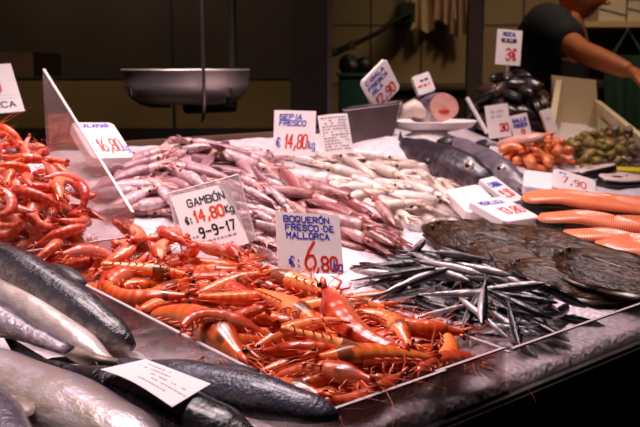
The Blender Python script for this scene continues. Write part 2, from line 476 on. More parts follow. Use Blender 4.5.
def heap(protos, n, poly, dirs, sc=(1, 1), roll=.3, pen=.003, K=6, up=.03, mats=None, lim=None, flip=.5, sdev=.25, q=97, avoid=(), top=9.0):
    """drop n things on the heap inside an outline, each time at the lowest of K tries"""
    us = [p[0] for p in poly]; vs = [p[1] for p in poly]; out = []
    for i in range(n):
        best = None
        for k in range(K * 3):
            u = rnd.uniform(min(us), max(us)); v = rnd.uniform(min(vs), max(vs))
            if not inpoly(u, v, poly) or any(inpoly(u, v, q_) for q_ in avoid): continue
            p = hit(u, v, up)
            d = rnd.choice(dirs); an = math.atan2(d[1], d[0]) + rnd.gauss(0, sdev)
            yaw = heading(u, v, 16 * math.cos(an), 16 * math.sin(an), up)
            pr = rnd.choice(protos); s_ = rnd.uniform(*sc); fl = rnd.random() < flip
            r = pose(pr, p.x, p.y, yaw, s_, rnd.gauss(0, roll), pen, q, flip=fl)
            if lim:
                a = (r[1][:, 0] - O[0]) * A[0] + (r[1][:, 1] - O[1]) * A[1]; b = (r[1][:, 0] - O[0]) * B[0] + (r[1][:, 1] - O[1]) * B[1]
                if a.min() < lim[0] or a.max() > lim[1] or b.min() < lim[2] or b.max() > lim[3]: continue
            if blocked(r[1]): continue
            cost = r[2] - zs(ab(p.x, p.y)[1]) + rnd.uniform(0, .004)
            if cost > top: continue
            if best is None or cost < best[0]: best = (cost, pr, r)
            if k >= K and best: break
        if best is None: continue
        raise_h(best[2][1]); o = best[1].make(best[2][0], mats); out.append(o)
    return out
def put_chord(proto, tail, head, up, flip=False, roll=0.0, pen=.004, lo=.75, hi=1.3, q=95, mats=None):
    """laid so that its tail end and head lie where they are seen"""
    k = -1 if flip else 1
    t_, h_ = Vector((proto.tail[0], proto.tail[1] * k)), Vector((proto.head[0], proto.head[1] * k)); d_ = h_ - t_; m_ = (h_ + t_) / 2
    for it in range(5):      # settle: the height it comes to rest at decides where it is seen
        p = hit(tail[0], tail[1], up); h = hit(head[0], head[1], up); c = (p + h) / 2
        sc = max(lo, min(hi, math.hypot(h.x - p.x, h.y - p.y) / d_.length))
        yaw = math.atan2(h.y - p.y, h.x - p.x) - math.atan2(d_.y, d_.x)
        x = c.x - sc * (math.cos(yaw) * m_.x - math.sin(yaw) * m_.y); y = c.y - sc * (math.sin(yaw) * m_.x + math.cos(yaw) * m_.y)
        r = pose(proto, x, y, yaw, sc, roll, pen, q, flip=flip)
        up = .5 * up + .5 * (r[2] - zs(ab(x, y)[1]))
    raise_h(r[1]); return proto.make(r[0], mats)
def put(proto, tail, head, up, sc=1.0, roll=0.0, flip=False, pen=.003, mats=None, q=95, maxs=.5, raise_=True):
    """one thing laid between two spots given by where they are seen"""
    p = hit(tail[0], tail[1], up); h = hit(head[0], head[1], up)
    yaw = math.atan2(h.y - p.y, h.x - p.x); c = (p + h) / 2
    r = pose(proto, c.x, c.y, yaw, sc, roll, pen, q, maxs, flip)
    if raise_: raise_h(r[1])
    return proto.make(r[0], mats)
ORD = 'first second third fourth fifth sixth seventh eighth ninth tenth eleventh twelfth thirteenth fourteenth fifteenth sixteenth seventeenth eighteenth nineteenth twentieth'.split()
def rows_label(items, what, where, cat, group, nrow):
    """each thing told by the row it lies in, counted from the front, and its place from the left"""
    L = sorted(items, key=lambda o: -pix(o.matrix_world.translation)[1]); n = len(L); k0 = 0
    names = (['front'] + [ORD[i] for i in range(1, 12)])
    for r in range(nrow):
        k1 = round(n * (r + 1) / nrow)
        for j, o in enumerate(sorted(L[k0:k1], key=lambda o: pix(o.matrix_world.translation)[0])):
            rn = 'front row' if r == 0 else ('back row' if r == nrow - 1 else ORD[r] + ' row back')
            pl = 'leftmost' if j == 0 else ORD[min(j, 19)] + ' from left'
            tag(o, f'{what} {pl}, {rn} {where}', cat, group)
        k0 = k1
# ------------------------------------------------------------------ animals
def center(mbs, main):
    vs = np.array(main.v); c = (vs.min(0) + vs.max(0)) / 2
    for m in mbs: m.v = [(p[0] - c[0], p[1] - c[1], p[2] - c[2]) for p in m.v]
def sstep(x): x = max(0, min(1, x)); return x * x * (3 - 2 * x)
def interp(tab, x):
    for (x0, *a), (x1, *b) in zip(tab, tab[1:]):
        if x <= x1:
            k = (x - x0) / (x1 - x0 or 1); k = sstep(k)
            return [p + (q - p) * k for p, q in zip(a, b)]
    return list(tab[-1][1:])
def make_shrimp(name, curl, L=.15, seed=0, n=12, rich=True, fat=1.0):
    r = random.Random(seed); N = 46 if rich else 30
    Lc, La = .40 * L, .60 * L; Rm = .104 * L * fat
    pts, up, dn, th = [], [], [], []
    x = y = 0.0; ang = PI + r.uniform(-.05, .05); prev = 0
    for i in range(N):
        s = i / (N - 1); d = s * L
        if i:
            step = d - prev
            if d > Lc * .85: ang += curl * step / (L - Lc * .85) * (1.25 if d > Lc + La * .3 else .7)
            x += math.cos(ang) * step; y += math.sin(ang) * step
        prev = d; pts.append((x, y))
        if s < .40:
            k = s / .40; h = .30 + .75 * sstep(k * 1.15) ; w = .28 + .66 * sstep(k * 1.2); e = 1.0
        else:
            k = (s - .40) / .60; seg = k * 6.2; fr = seg - math.floor(seg)
            e = 1.0 + .07 * (fr - .5)
            h = 1.02 - .62 * k ** 1.4; w = .92 - .58 * k ** 1.3
            if k > .93: h *= 1 - (k - .93) * 7; w *= 1 - (k - .93) * 6
        up.append(Rm * h * e * 1.06); dn.append(Rm * h * e * (.92 if s > .4 else 1.0)); th.append(Rm * w * e * .92)
    body = MB().planar(pts, up, dn, th, n)
    # rostrum with teeth
    ro = [(Lc * .42 * k - Lc * .12, Rm * (.62 - .15 * k + .25 * k * k), 0) for k in (0, .3, .6, 1)]
    body.tube(ro, [Rm * .2, Rm * .14, Rm * .09, Rm * .015], 6)
    for k in range(4 if rich else 0):
        bx = Lc * (.02 + .07 * k); body.tube([(bx, Rm * .55, 0), (bx + Rm * .25, Rm * .95, 0)], [Rm * .07, .0001], 4)
    mbs = [body]
    legs = MB()
    for k in range(5):
        bx = -Lc * (.25 + .15 * k); z = r.choice((-1, 1)) * Rm * .3
        sw = r.uniform(-.5, .9); ln = Rm * r.uniform(1.6, 2.5)
        p0 = Vector((bx, -Rm * .75, z)); p1 = p0 + Vector((sw * .4, -.62, r.uniform(-.2, .3))) * ln * .5
        p2 = p1 + Vector((sw + .25, -.35, r.uniform(-.3, .1))) * ln * .45; p3 = p2 + Vector((sw * .8 + .2, .05, -.15)) * ln * .35
        legs.tube([p0, p1, p2, p3], [Rm * .085, Rm * .06, Rm * .045, Rm * .02], 5)
    if rich:   # mouth feet along the head
        for z in (-.3, .3):
            legs.tube([(-Lc * .2, -Rm * .6, z * Rm), (Lc * .05, -Rm * 1.15, z * Rm), (Lc * .3, -Rm * .7, z * Rm * 1.3)], [Rm * .12, Rm * .09, Rm * .03], 5)
    swim = MB()
    for k in range(5):
        i = int(N * (.46 + .095 * k)); a = pts[i - 1]; b = pts[i + 1]; l = math.hypot(b[0] - a[0], b[1] - a[1])
        tx, ty = (b[0] - a[0]) / l, (b[1] - a[1]) / l; dx, dy = ty, -tx; h = dn[i]
        for z in (-1, 1):
            p0 = Vector((pts[i][0] - dx * h * .7, pts[i][1] - dy * h * .7, z * th[i] * .4))
            p1 = p0 + Vector((-dx * .55 + tx * .5, -dy * .55 + ty * .5, z * .3)) * Rm * .7
            p2 = p1 + Vector((-dx * .2 + tx * .7, -dy * .2 + ty * .7, z * .1)) * Rm * .6
            swim.tube([p0, p1, p2], [Rm * .07, Rm * .09, Rm * .02], 5)
    tail = MB(); a, b = pts[-3], pts[-1]; l = math.hypot(b[0] - a[0], b[1] - a[1]); T = Vector(((b[0] - a[0]) / l, (b[1] - a[1]) / l, 0))
    D = Vector((T.y, -T.x, 0)); Z = Vector((0, 0, 1)); tw = r.uniform(-.9, .9)
    U = D * math.sin(tw) + Z * math.cos(tw); Nn = T.cross(U)
    base = Vector((pts[-2][0], pts[-2][1], 0))
    for k, (an, ln) in enumerate(((0, .9), (.38, 1.15), (-.38, 1.15), (.75, 1.0), (-.75, 1.0))):
        ln *= L * .105; wd = ln * (.15 if k == 0 else .24)
        dr = T * math.cos(an) + U * math.sin(an); pr = U * math.cos(an) - T * math.sin(an)
        poly = [(0, -wd * .4), (ln * .4, -wd), (ln * .85, -wd * .8), (ln, 0), (ln * .85, wd * .8), (ln * .4, wd), (0, wd * .4)]
        off = Nn * (.0004 * k)
        tail.plate(poly, L * .006, lambda px, py, q, dr=dr, pr=pr, off=off, ln=ln: base + dr * px + pr * py + Nn * (q * L * .004 - .15 * px * px / ln) + off)
    feel = []
    for k, z in enumerate((-.25, .25)):
        m = MB(); p = Vector((Lc * .02, -Rm * .05, z * Rm)); an = r.uniform(-.9, .5); P = [p]; q = r.uniform(-.25, .25)
        for j in range(9):
            p = p + Vector((math.cos(an), math.sin(an), -.10 * j * .2)) * L * .08; P.append(p); an += q + r.uniform(-.2, .2)
        m.tube(P, [L * .0040 * (1 - .085 * j) for j in range(10)], 5); feel.append(m)
    sc = MB()  # antennal scales and short feelers
    for z in (-1, 1):
        sc.tube([(-Lc * .05, Rm * .1, z * Rm * .3), (Lc * .14, Rm * .0, z * Rm * .5), (Lc * .30, -Rm * .1, z * Rm * .45)], [Rm * .2, Rm * .2, Rm * .03], 6)
        sc.tube([(0, Rm * .2, z * Rm * .15), (Lc * .35, Rm * .4, z * Rm * .5), (Lc * .7, Rm * .2, z * Rm * .9)], [Rm * .06, Rm * .05, Rm * .02], 4)
    eyes = []
    for z in (-1, 1):
        e = MB().ball((Lc * .015, Rm * .36, z * Rm * .42), Rm * .2, 8, 6); eyes.append(e)
    allm = [body, legs, swim, tail, sc] + feel + eyes
    v_ = np.array(body.v); c_ = (v_.min(0) + v_.max(0)) / 2
    center(allm, body)
    bm = body.mesh(name + '_body')
    parts = [('body', bm, MATSET['shell'], None, []), ('tail_fan', tail.mesh(name + '_tail'), MATSET['tail'], None, []),
             ('walking_legs', legs.mesh(name + '_legs'), 'shrimp_leg', None, [])]
    if rich:
        parts.append(('swimmerets', swim.mesh(name + '_swim'), 'shrimp_leg', None, []))
        parts.append(('head_scales', sc.mesh(name + '_scale'), 'shrimp_leg', None, []))
        for e in eyes: parts.append(('eye', e.mesh(name + '_eye'), 'black_eye', 'black eye', []))
    for m in feel: parts.append(('antenna', m.mesh(name + '_feeler'), 'shrimp_feeler', None, []))
    pr = Proto(name, parts, body.v)
    pr.head = (pts[0][0] + Rm * .5 - c_[0], pts[0][1] - c_[1]); pr.tail = (pts[-1][0] - c_[0], pts[-1][1] - c_[1])
    return pr
MATSET = {'shell': 'gambon', 'tail': 'shrimp_tail'}
GB = {}
for k, cu in enumerate((.25, .7, 1.1, 1.6, 2.2, 3.0)):
    GB[cu] = make_shrimp('large_red_shrimp', cu, .15, 20 + k)
MATSET = {'shell': 'gamba', 'tail': 'shrimp_tail'}
GS = [make_shrimp('small_red_shrimp', cu, .115, 50 + k, 9, False) for k, cu in enumerate((.3, .8, 1.3, 1.9, 2.6))]
for p in GS: pass
def make_squid(name, L, R, arm, skin, armmat, seed, bend=.15):
    r = random.Random(seed); N = 18
    tab = [(0, .80), (.15, 1.0), (.5, .95), (.75, .68), (.92, .3), (1, .03)]
    pts = [(-L * i / (N - 1), bend * L * ((i / (N - 1)) ** 2) * .5) for i in range(N)]
    w = [R * interp(tab, i / (N - 1))[0] for i in range(N)]
    mantle = MB().planar(pts, w, w, [x * .82 for x in w], 12)
    fins = []
    for sd in (-1, 1):
        f = MB(); poly = []
        xs = [(.50, .45), (.60, 1.15), (.70, 1.6), (.80, 1.45), (.92, .7), (1.0, .12)]
        xs = [(a, b * R * .95) for a, b in xs]
        def spine(k): return bend * L * k * k * .5
        pl = [(-L * a, spine(a) + sd * b) for a, b in xs] + [(-L * a, spine(a)) for a, b in reversed(xs)]
        f.plate(pl, .0015, lambda x, y, k: (x, y, k * .0009 + .10 * R - .25 * abs(y) ** 1.5 * 8))
        fins.append(f)
    head = MB().planar([(R * 1.7 - R * .26 * i, 0) for i in range(8)], [R * x for x in (.45, .62, .7, .72, .7, .66, .64, .6)], [R * x for x in (.45, .62, .7, .72, .7, .66, .64, .6)], [R * x * .8 for x in (.45, .62, .7, .72, .7, .66, .64, .6)], 10)
    eyes = [MB().ball((R * .95, sd * R * .62, R * .15), (R * .27, R * .2, R * .25), 8, 6) for sd in (-1, 1)]
    arms = []
    m = MB()
    for k in range(8):
        an = 2 * PI * k / 8; p = Vector((R * 1.5, math.cos(an) * R * .33, math.sin(an) * R * .25)); P = [p]; q = r.uniform(-.35, .35); d = math.cos(an) * .3
        nn = 6
        for j in range(nn):
            p = p + Vector((math.cos(d), math.sin(d), -.08 * math.copysign(1, p.z) - .02)) * arm / nn; d += q * .5 + r.uniform(-.2, .2); P.append(p)
        m.tube(P, [R * .24 * (1 - .15 * j) for j in range(nn + 1)], 6)
    allm = [mantle, head, m] + fins + eyes
    vs = np.array(mantle.v + m.v); c = (vs.min(0) + vs.max(0)) / 2
    for q in allm: q.v = [(p[0] - c[0], p[1] - c[1], p[2] - c[2]) for p in q.v]
    parts = [('mantle', mantle.mesh(name), skin, None, [])] + [('fin', f.mesh(name), skin, None, []) for f in fins] + \
        [('head', head.mesh(name), armmat, None, [('eye', e.mesh(name), 'black_eye', 'black eye', []) for e in eyes]), ('arms', m.mesh(name), armmat, None, [])]
    return Proto('squid', parts, mantle.v + head.v + m.v[::3])
SQ = [make_squid('squid', .088, .0150, .04, 'squid_pink', 'squid_arm', 3 + k, b) for k, b in enumerate((.1, -.2, .3))]
SL = [make_squid('squid', .12, .0145, .05, 'squid_red', 'squid_arm_red', 13 + k, b) for k, b in enumerate((.08, -.15, .2))]
SS = [make_squid('squid', .062, .0085, .03, 'squid_pink', 'squid_arm', 23 + k, b) for k, b in enumerate((.1, -.2))]
SP = [make_squid('squid', .10, .0170, .035, 'squid_pale', 'squid_arm_pale', 33 + k, b) for k, b in enumerate((.1, -.22, .28))]
def fish_parts(name, L, Hh, T, skin, fin, prof, bend=0.0, n=16, tailf=.22, fork=.5, dorsal=((.35, .55, .45),), anal=((.6, .8, .3),), eye=.0, gill=True, pect=True, es=.095, gs=.2, N=30, tailh=1.0):
    """head at +X, back at +Y, lying on its side"""
    bl = L * (1 - tailf)
    sp = lambda s: (L * .5 - s * bl, bend * L * ((s - .5) ** 2 - .25))
    pts, up, dn, th = [], [], [], []
    for i in range(N):
        s = i / (N - 1); u, d, t = interp(prof, s); pts.append(sp(s)); up.append(u * Hh); dn.append(d * Hh); th.append(t * T)
    body = MB().planar(pts, up, dn, th, n)
    parts = []; body_pts = list(body.v)
    parts.append(['body', body, skin, None, []])
    p1 = sp(1.0); p0 = sp(.93); an = math.atan2(p1[1] - p0[1], p1[0] - p0[0])
    h0 = up[-1]; tl = L * tailf; hh = Hh * .62 * tailh
    poly = [(-tl * .1, -h0), (tl * .35, -hh * .62), (tl, -hh), (tl * .85, -hh * .6), (tl * (1 - fork), 0), (tl * .85, hh * .6), (tl, hh), (tl * .35, hh * .62), (-tl * .1, h0)]
    ca, sa = math.cos(an), math.sin(an)
    tf = MB().plate(poly, .0012, lambda x, y, k: (p1[0] + ca * x - sa * y, p1[1] + sa * x + ca * y, k * .0007 + .002 * math.sin(y * 300) * min(1, max(0, x) / tl)))
    parts.append(['tail_fin', tf, fin, None, []])
    def edgefin(nm, s0, s1, hgt, sd):
        k = 7; top = []; bot = []
        for j in range(k):
            s = s0 + (s1 - s0) * j / (k - 1); q = sp(s); u, d, t = interp(prof, s)
            e = (u if sd > 0 else d) * Hh; f = hgt * Hh * (math.sin(PI * min(1, (j + .6) / k)) ** .6) * (1.15 - .5 * j / k)
            bot.append((q[0], q[1] + sd * e * .9)); top.append((q[0] - f * .35, q[1] + sd * (e + f)))
        return MB().plate(top + bot[::-1], .001, lambda x, y, k_: (x, y, k_ * .0006))
    for s0, s1, h in dorsal: parts.append(['dorsal_fin', edgefin('d', s0, s1, h, 1), fin, None, []])
    for s0, s1, h in anal: parts.append(['anal_fin', edgefin('a', s0, s1, h, -1), fin, None, []])
    if pect:
        for z in (1, -1):
            q = sp(gs + .1); u, d, t = interp(prof, gs + .1); ln = L * .09
            pl = [(0, .12 * ln), (-.5 * ln, .22 * ln), (-ln, .05 * ln), (-.8 * ln, -.2 * ln), (-.3 * ln, -.2 * ln), (0, -.1 * ln)]
            parts.append(['pectoral_fin', MB().plate(pl, .001, lambda x, y, k_, q=q, t=t, z=z, d=d: (q[0] + x, q[1] - d * Hh * .25 + y, z * (t * T * .97 + .0008 + k_ * .0006 + abs(x) * .02))), fin, None, []])
    if gill:
        for z in (1, -1):
            q = sp(.2); u, d, t = interp(prof, .2)
            ga = []
            for j in range(11):
                a = -1.15 + 2.0 * j / 10; k_ = gs + .055 * math.cos(a * 1.2); q = sp(k_); u, d, t = interp(prof, k_); sy = math.sin(a)
                ga.append((q[0], q[1] + sy * (u if sy > 0 else d) * Hh, z * t * T * math.cos(a) * 1.005))
            parts.append(['gill_edge', MB().tube(ga, [.0004] + [L * .0018] * 9 + [.0004], 6), 'mouth', 'dark gill edge', []])
    if eye:
        for z in (1, -1):
            q = sp(es); u, d, t = interp(prof, es); cz = z * t * T * .86
            e = MB().ball((q[0], q[1] + u * Hh * .32, cz), (eye, eye, eye * .45), 14, 8)
            pu = MB().ball((q[0], q[1] + u * Hh * .32, cz + z * eye * .28), (eye * .52, eye * .52, eye * .28), 12, 7)
            parts.append(['eye', e, 'eye_ring', 'pale ringed eye', [['pupil', pu, 'black_eye', None, []]]])
    return parts, body_pts
def fish_proto(name, *a, **k):
    extra = k.pop('extra', None)
    ps, pts = fish_parts(name, *a, **k)
    if extra: ps += extra
    def cv(ps): return [(nm, mb.mesh(name), mt, lb, cv(sub)) for nm, mb, mt, lb, sub in ps]
    return Proto(name, cv(ps), pts)
P_ANCH = [(0, .06, .08, .1), (.05, .42, .5, .45), (.18, .85, .95, .9), (.4, 1, 1.05, 1), (.7, .75, .75, .75), (.92, .34, .34, .35), (1, .3, .3, .2)]
AN = []
for k, bd in enumerate((0, .05, -.06, .14)):
    AN.append(fish_proto('anchovy', .135, .0085, .0062, 'anchovy', 'anchovy_fin', P_ANCH, bd, 10, .13, .6, ((.45, .58, .9),), (), .0022, False, False, 20, 1.3))
P_BIG = [(0, .10, .10, .12), (.05, .42, .40, .42), (.2, .86, .82, .88), (.4, 1, 1, 1), (.65, .78, .78, .8), (.88, .36, .34, .36), (1, .24, .24, .2)]
P_SLIM = [(0, .22, .2, .22), (.03, .42, .4, .42), (.1, .7, .68, .7), (.3, 1, .98, 1), (.6, .95, .92, .95), (.85, .5, .48, .5), (1, .24, .24, .2)]
# ------------------------------------------------------------------ counter, ice and trays
def WV_(a, b, z): return Vector((O[0] + a * A[0] + b * B[0], O[1] + a * A[1] + b * B[1], z))
m = MB(); na, nb = 250, 125; A0, A1, B0, B1 = -.95, 2.25, 0.012, 1.2
av = np.linspace(A0, A1, na); bv = np.linspace(B0, B1, nb)
PA, PB = np.meshgrid(av, bv, indexing='ij'); PZ = ice_z(PA, PB)
vs = [(O[0] + a * A[0] + b * B[0], O[1] + a * A[1] + b * B[1], z) for a, b, z in zip(PA.ravel(), PB.ravel(), PZ.ravel())]
fs = [(i * nb + j, (i + 1) * nb + j, (i + 1) * nb + j + 1, i * nb + j + 1) for i in range(na - 1) for j in range(nb - 1)]
n0 = len(vs)
vs += [tuple(WV_(a, .0075, zs(0) + .001)) for a in av]
fs += [(i * nb, n0 + i, n0 + i + 1, (i + 1) * nb) for i in range(na - 1)]
m.add(vs, fs)
ice = link('crushed_ice', m.mesh('ice'), None, MT['ice'])
tag(ice, 'bed of crushed white ice spread over the fish counter', 'ice', kind='stuff')
ct = thing('display_counter', 'long dark sloping market counter that carries the iced fish', 'counter', W(.4, .6, -.9))
ct.location.z = 0
def kid(name, mb, mat, parent, smooth=False, label=None, angle=.6):
    loc = parent.matrix_world.translation if False else Vector(parent.location)
    mb.v = [tuple(Vector(p) - loc) for p in mb.v]
    o = link(name, mb.mesh(name, smooth, angle if smooth else None), parent, mat)
    if label: o['label'] = label
    return o
def WV(a, b, z): return Vector((O[0] + a * A[0] + b * B[0], O[1] + a * A[1] + b * B[1], z))
def prism(a0, a1, prof):   # outline in (b, z) run along a
    n = len(prof); mb = MB()
    mb.add([WV(a0, b, z) for b, z in prof] + [WV(a1, b, z) for b, z in prof],
           [tuple(range(n))[::-1], tuple(range(n, 2 * n))] + [(k, (k + 1) % n, n + (k + 1) % n, n + k) for k in range(n)])
    return mb
kid('tray_bed', prism(A0, A1, [(0, .862), (0, .897), (.45, .933), (1.21, 1.10), (1.21, 1.06), (.45, .89)]), MT['dull_steel'], ct)
kid('front_panel', prism(A0, A1, [(.06, .12), (.03, .86), (.06, .86), (.09, .12)]), MT['black'], ct)
kid('front_rail', prism(A0, A1, [(-.006, .862), (-.006, .893), (-.001, .893), (-.001, .862)]), MT['black'], ct)
kid('back_panel', prism(A0, A1, [(1.18, 0), (1.18, 1.05), (1.21, 1.05), (1.21, 0)]), MT['black'], ct)
kid('back_rail', prism(A0, A1, [(1.205, 1.06), (1.205, 1.125), (1.225, 1.125), (1.225, 1.06)]), plain('worn_brown_rail', srgb(96, 70, 52), .5, nscale=20, namt=.3), ct)
kid('plinth', prism(A0, A1, [(.1, 0), (.1, .12), (1.18, .12), (1.18, 0)]), MT['black'], ct)
TH = .004
def wall_ab(p, q, z0p, z0q, hp, hq, th=TH):
    """upright sheet from p to q (a, b); bottom heights and heights at both ends"""
    d = Vector((q[0] - p[0], q[1] - p[1])).normalized(); nx, ny = -d.y * th / 2, d.x * th / 2
    P = [(p[0] + nx, p[1] + ny), (q[0] + nx, q[1] + ny), (q[0] - nx, q[1] - ny), (p[0] - nx, p[1] - ny)]
    zb = [z0p, z0q, z0q, z0p]; h = [hp, hq, hq, hp]
    return MB().hexa([WV(P[k][0], P[k][1], zb[k]) for k in range(4)] + [WV(P[k][0], P[k][1], zb[k] + h[k]) for k in range(4)])
def rim(p, q, zp, zq):
    return wall_ab(p, q, zp, zq, .0022, .0022, .0046)
def tray(label, walls, loc):
    t = thing('acrylic_tray', label, 'tray', loc, 'clear trays along the counter')
    for nm, p, q, hp, hq, mt in walls:
        zp, zq = zs(p[1]), zs(q[1])
        w = kid(nm, wall_ab(p, q, zp, zq, hp, hq), MT[mt], t)
        r = rim(p, q, zp + hp, zq + hq); r.v = [tuple(Vector(x) - Vector(t.location)) for x in r.v]
        link('rim', r.mesh('rim', False), w, MT['acrylic_edge'])
    return t
GA0, GA1 = -.158, .143
tray('clear acrylic tray at the front holding the large orange shrimps', [
    ('front_wall', (GA0, .002), (.02, .002), .058, .058, 'acrylic'),
    ('front_wall', (.012, .009), (GA1 - .003, .009), .056, .056, 'acrylic'),
    ('side_wall', (GA0, .006), (GA0 - .03, .5), .06, .062, 'frosted'),
    ('side_wall', (GA1 - .003, .013), (GA1 + .03, .33), .054, .03, 'acrylic')], W(0, .25))
tray('clear acrylic tray at the front holding the heap of anchovies', [
    ('front_wall', (GA1 + .002, .002), (.56, .002), .056, .056, 'acrylic'),
    ('side_wall', (GA1 + .003, .006), (GA1 + .036, .33), .05, .024, 'acrylic'),
    ('side_wall', (.558, .006), (.568, .16), .054, .03, 'acrylic')], W(.35, .15))
tray('clear acrylic tray at the right end of the counter front', [
    ('front_wall', (.565, .002), (1.05, .002), .056, .056, 'acrylic'),
    ('side_wall', (1.045, .006), (1.055, .3), .056, .056, 'acrylic')], W(.8, .15))
# the raised tray at the upper left: its right wall stands along a = -.03 and climbs to the back
pf, pb = on_a(133, 213, -.028), on_a(44, 70, -.028)
bf, bb = ab(pf.x, pf.y)[1], ab(pb.x, pb.y)[1]
t = thing('acrylic_tray', 'tall hazy acrylic tray at upper left heaped with small red shrimps', 'tray', W(-.25, .85), 'clear trays along the counter')
for nm, mb_, rm, mt in (
    ('side_wall', wall_ab((-.028, bf), (-.028, bb), zs(bf), zs(bb), pf.z - zs(bf), pb.z - zs(bb), .006), ((-.028, bf), (-.028, bb), pf.z, pb.z), 'semi'),
    ('front_wall', wall_ab((-.5, bf - .004), (-.028, bf - .004), zs(bf), zs(bf), .062, .062), ((-.5, bf - .004), (-.028, bf - .004), zs(bf) + .062, zs(bf) + .062), 'frosted'),
    ('back_wall', wall_ab((-.5, bb), (-.032, bb), zs(bb), zs(bb), .06, .06), ((-.5, bb), (-.032, bb), zs(bb) + .06, zs(bb) + .06), 'frosted')):
    w = kid(nm, mb_, MT[mt], t)
    r = rim(*rm); r.v = [tuple(Vector(x) - Vector(t.location)) for x in r.v]; link('rim', r.mesh('rim', False), w, MT['acrylic_edge'])
TLB = bf
# ------------------------------------------------------------------ lettering
STROKES = {'A': '00 26 40|12 32', 'B': '00 06 36 45 43 33 03|33 42 41 30 00', 'C': '45 36 16 05 01 10 30 41', 'D': '00 06 26 44 42 20 00', 'E': '40 00 06 46|03 33',
 'F': '00 06 46|03 33', 'G': '45 36 16 05 01 10 30 41 43 23', 'I': '20 26', 'K': '00 06|46 03 40', 'L': '06 00 40', 'M': '00 06 23 46 40', 'N': '00 06 40 46',
 'O': '10 01 05 16 36 45 41 30 10', 'P': '00 06 36 45 44 33 03', 'Q': '10 01 05 16 36 45 41 30 10|22 40', 'R': '00 06 36 45 44 33 03|23 40', 'S': '45 36 16 05 04 13 33 42 41 30 10 01',
 'U': '06 01 10 30 41 46', 'Z': '06 46 00 40', 'Ó': '10 01 05 16 36 45 41 30 10|27 38', '€': '45 36 26 14 12 20 30 41|04 33|02 32', '0': '10 01 05 16 36 45 41 30 10',
 '1': '14 26 20', '2': '05 16 36 45 44 00 40', '3': '05 16 36 45 44 33 13|33 42 41 30 10 01', '4': '30 36 02 42', '5': '46 06 04 34 43 41 30 00', '6': '36 14 02 01 10 30 41 42 33 13 02',
 '7': '06 46 10', '8': '13 04 05 16 36 45 44 33 13 02 01 10 30 41 42 33', '9': '44 33 13 04 05 16 36 45 44 42 30 10', ',': '21 1-1', '.': '20 21', '·': '22 23', '-': '03 43', ':': '21 20|24 23',
 'k': '06 00|34 02 40', 'g': '44 14 03 01 10 40|44 4-1 3-2 0-2', 'T': '06 46|26 20', 'J': '46 41 30 10 01', 'H': '00 06|40 46|03 43'}
def parse(s):
    out = []
    for st in s.split('|'):
        pl = []
        for tok in st.split():
            if '-' in tok[1:]: pl.append((int(tok[0]), -int(tok[2:])))
            else: pl.append((int(tok[0]), int(tok[1])))
        out.append(pl)
    return out
def letters(mb, text, x, y, h, wid, fn, thick, gap=1.6, slant=0.0, jit=0.0, rot=0.0):
    """marker strokes laid flat on a card; fn maps card coordinates to the object"""
    r = random.Random(hash(len(text)) + len(text)); ux, uy = wid / 4, h / 6; cx = 0
    c_, s_ = math.cos(rot), math.sin(rot)
    for ch in text:
        if ch == ' ': cx += 3.2 * ux; continue
        for pl in parse(STROKES[ch]):
            P = [(cx + q[0] * ux + q[1] * uy * slant + r.uniform(-jit, jit), q[1] * uy + r.uniform(-jit, jit)) for q in pl]
            P = [(x + c_ * a - s_ * b, y + s_ * a + c_ * b) for a, b in P]
            for (x0, y0), (x1, y1) in zip(P, P[1:]):
                l = math.hypot(x1 - x0, y1 - y0) or 1e-6; nx, ny = -(y1 - y0) / l * thick / 2, (x1 - x0) / l * thick / 2
                mb.add([fn(x0 + nx, y0 + ny), fn(x0 - nx, y0 - ny), fn(x1 - nx, y1 - ny), fn(x1 + nx, y1 + ny)], [(0, 1, 2, 3)])
            for x0, y0 in P:
                mb.add([fn(x0 + math.cos(PI * k / 4) * thick / 2, y0 + math.sin(PI * k / 4) * thick / 2) for k in range(8)], [tuple(range(8))])
        cx += (4 + gap if ch not in ',.·:1I' else 2.6 + gap) * ux
def lines(mb, x0, x1, y, h, fn, r, dens=.8):
    """a row of print too small to read"""
    x = x0
    while x < x1:
        w = r.uniform(.5, 1.6) * h * 1.6
        if r.random() < dens: mb.add([fn(x, y), fn(min(x + w, x1), y), fn(min(x + w, x1), y + h), fn(x, y + h)], [(0, 1, 2, 3)])
        x += w + h * .7
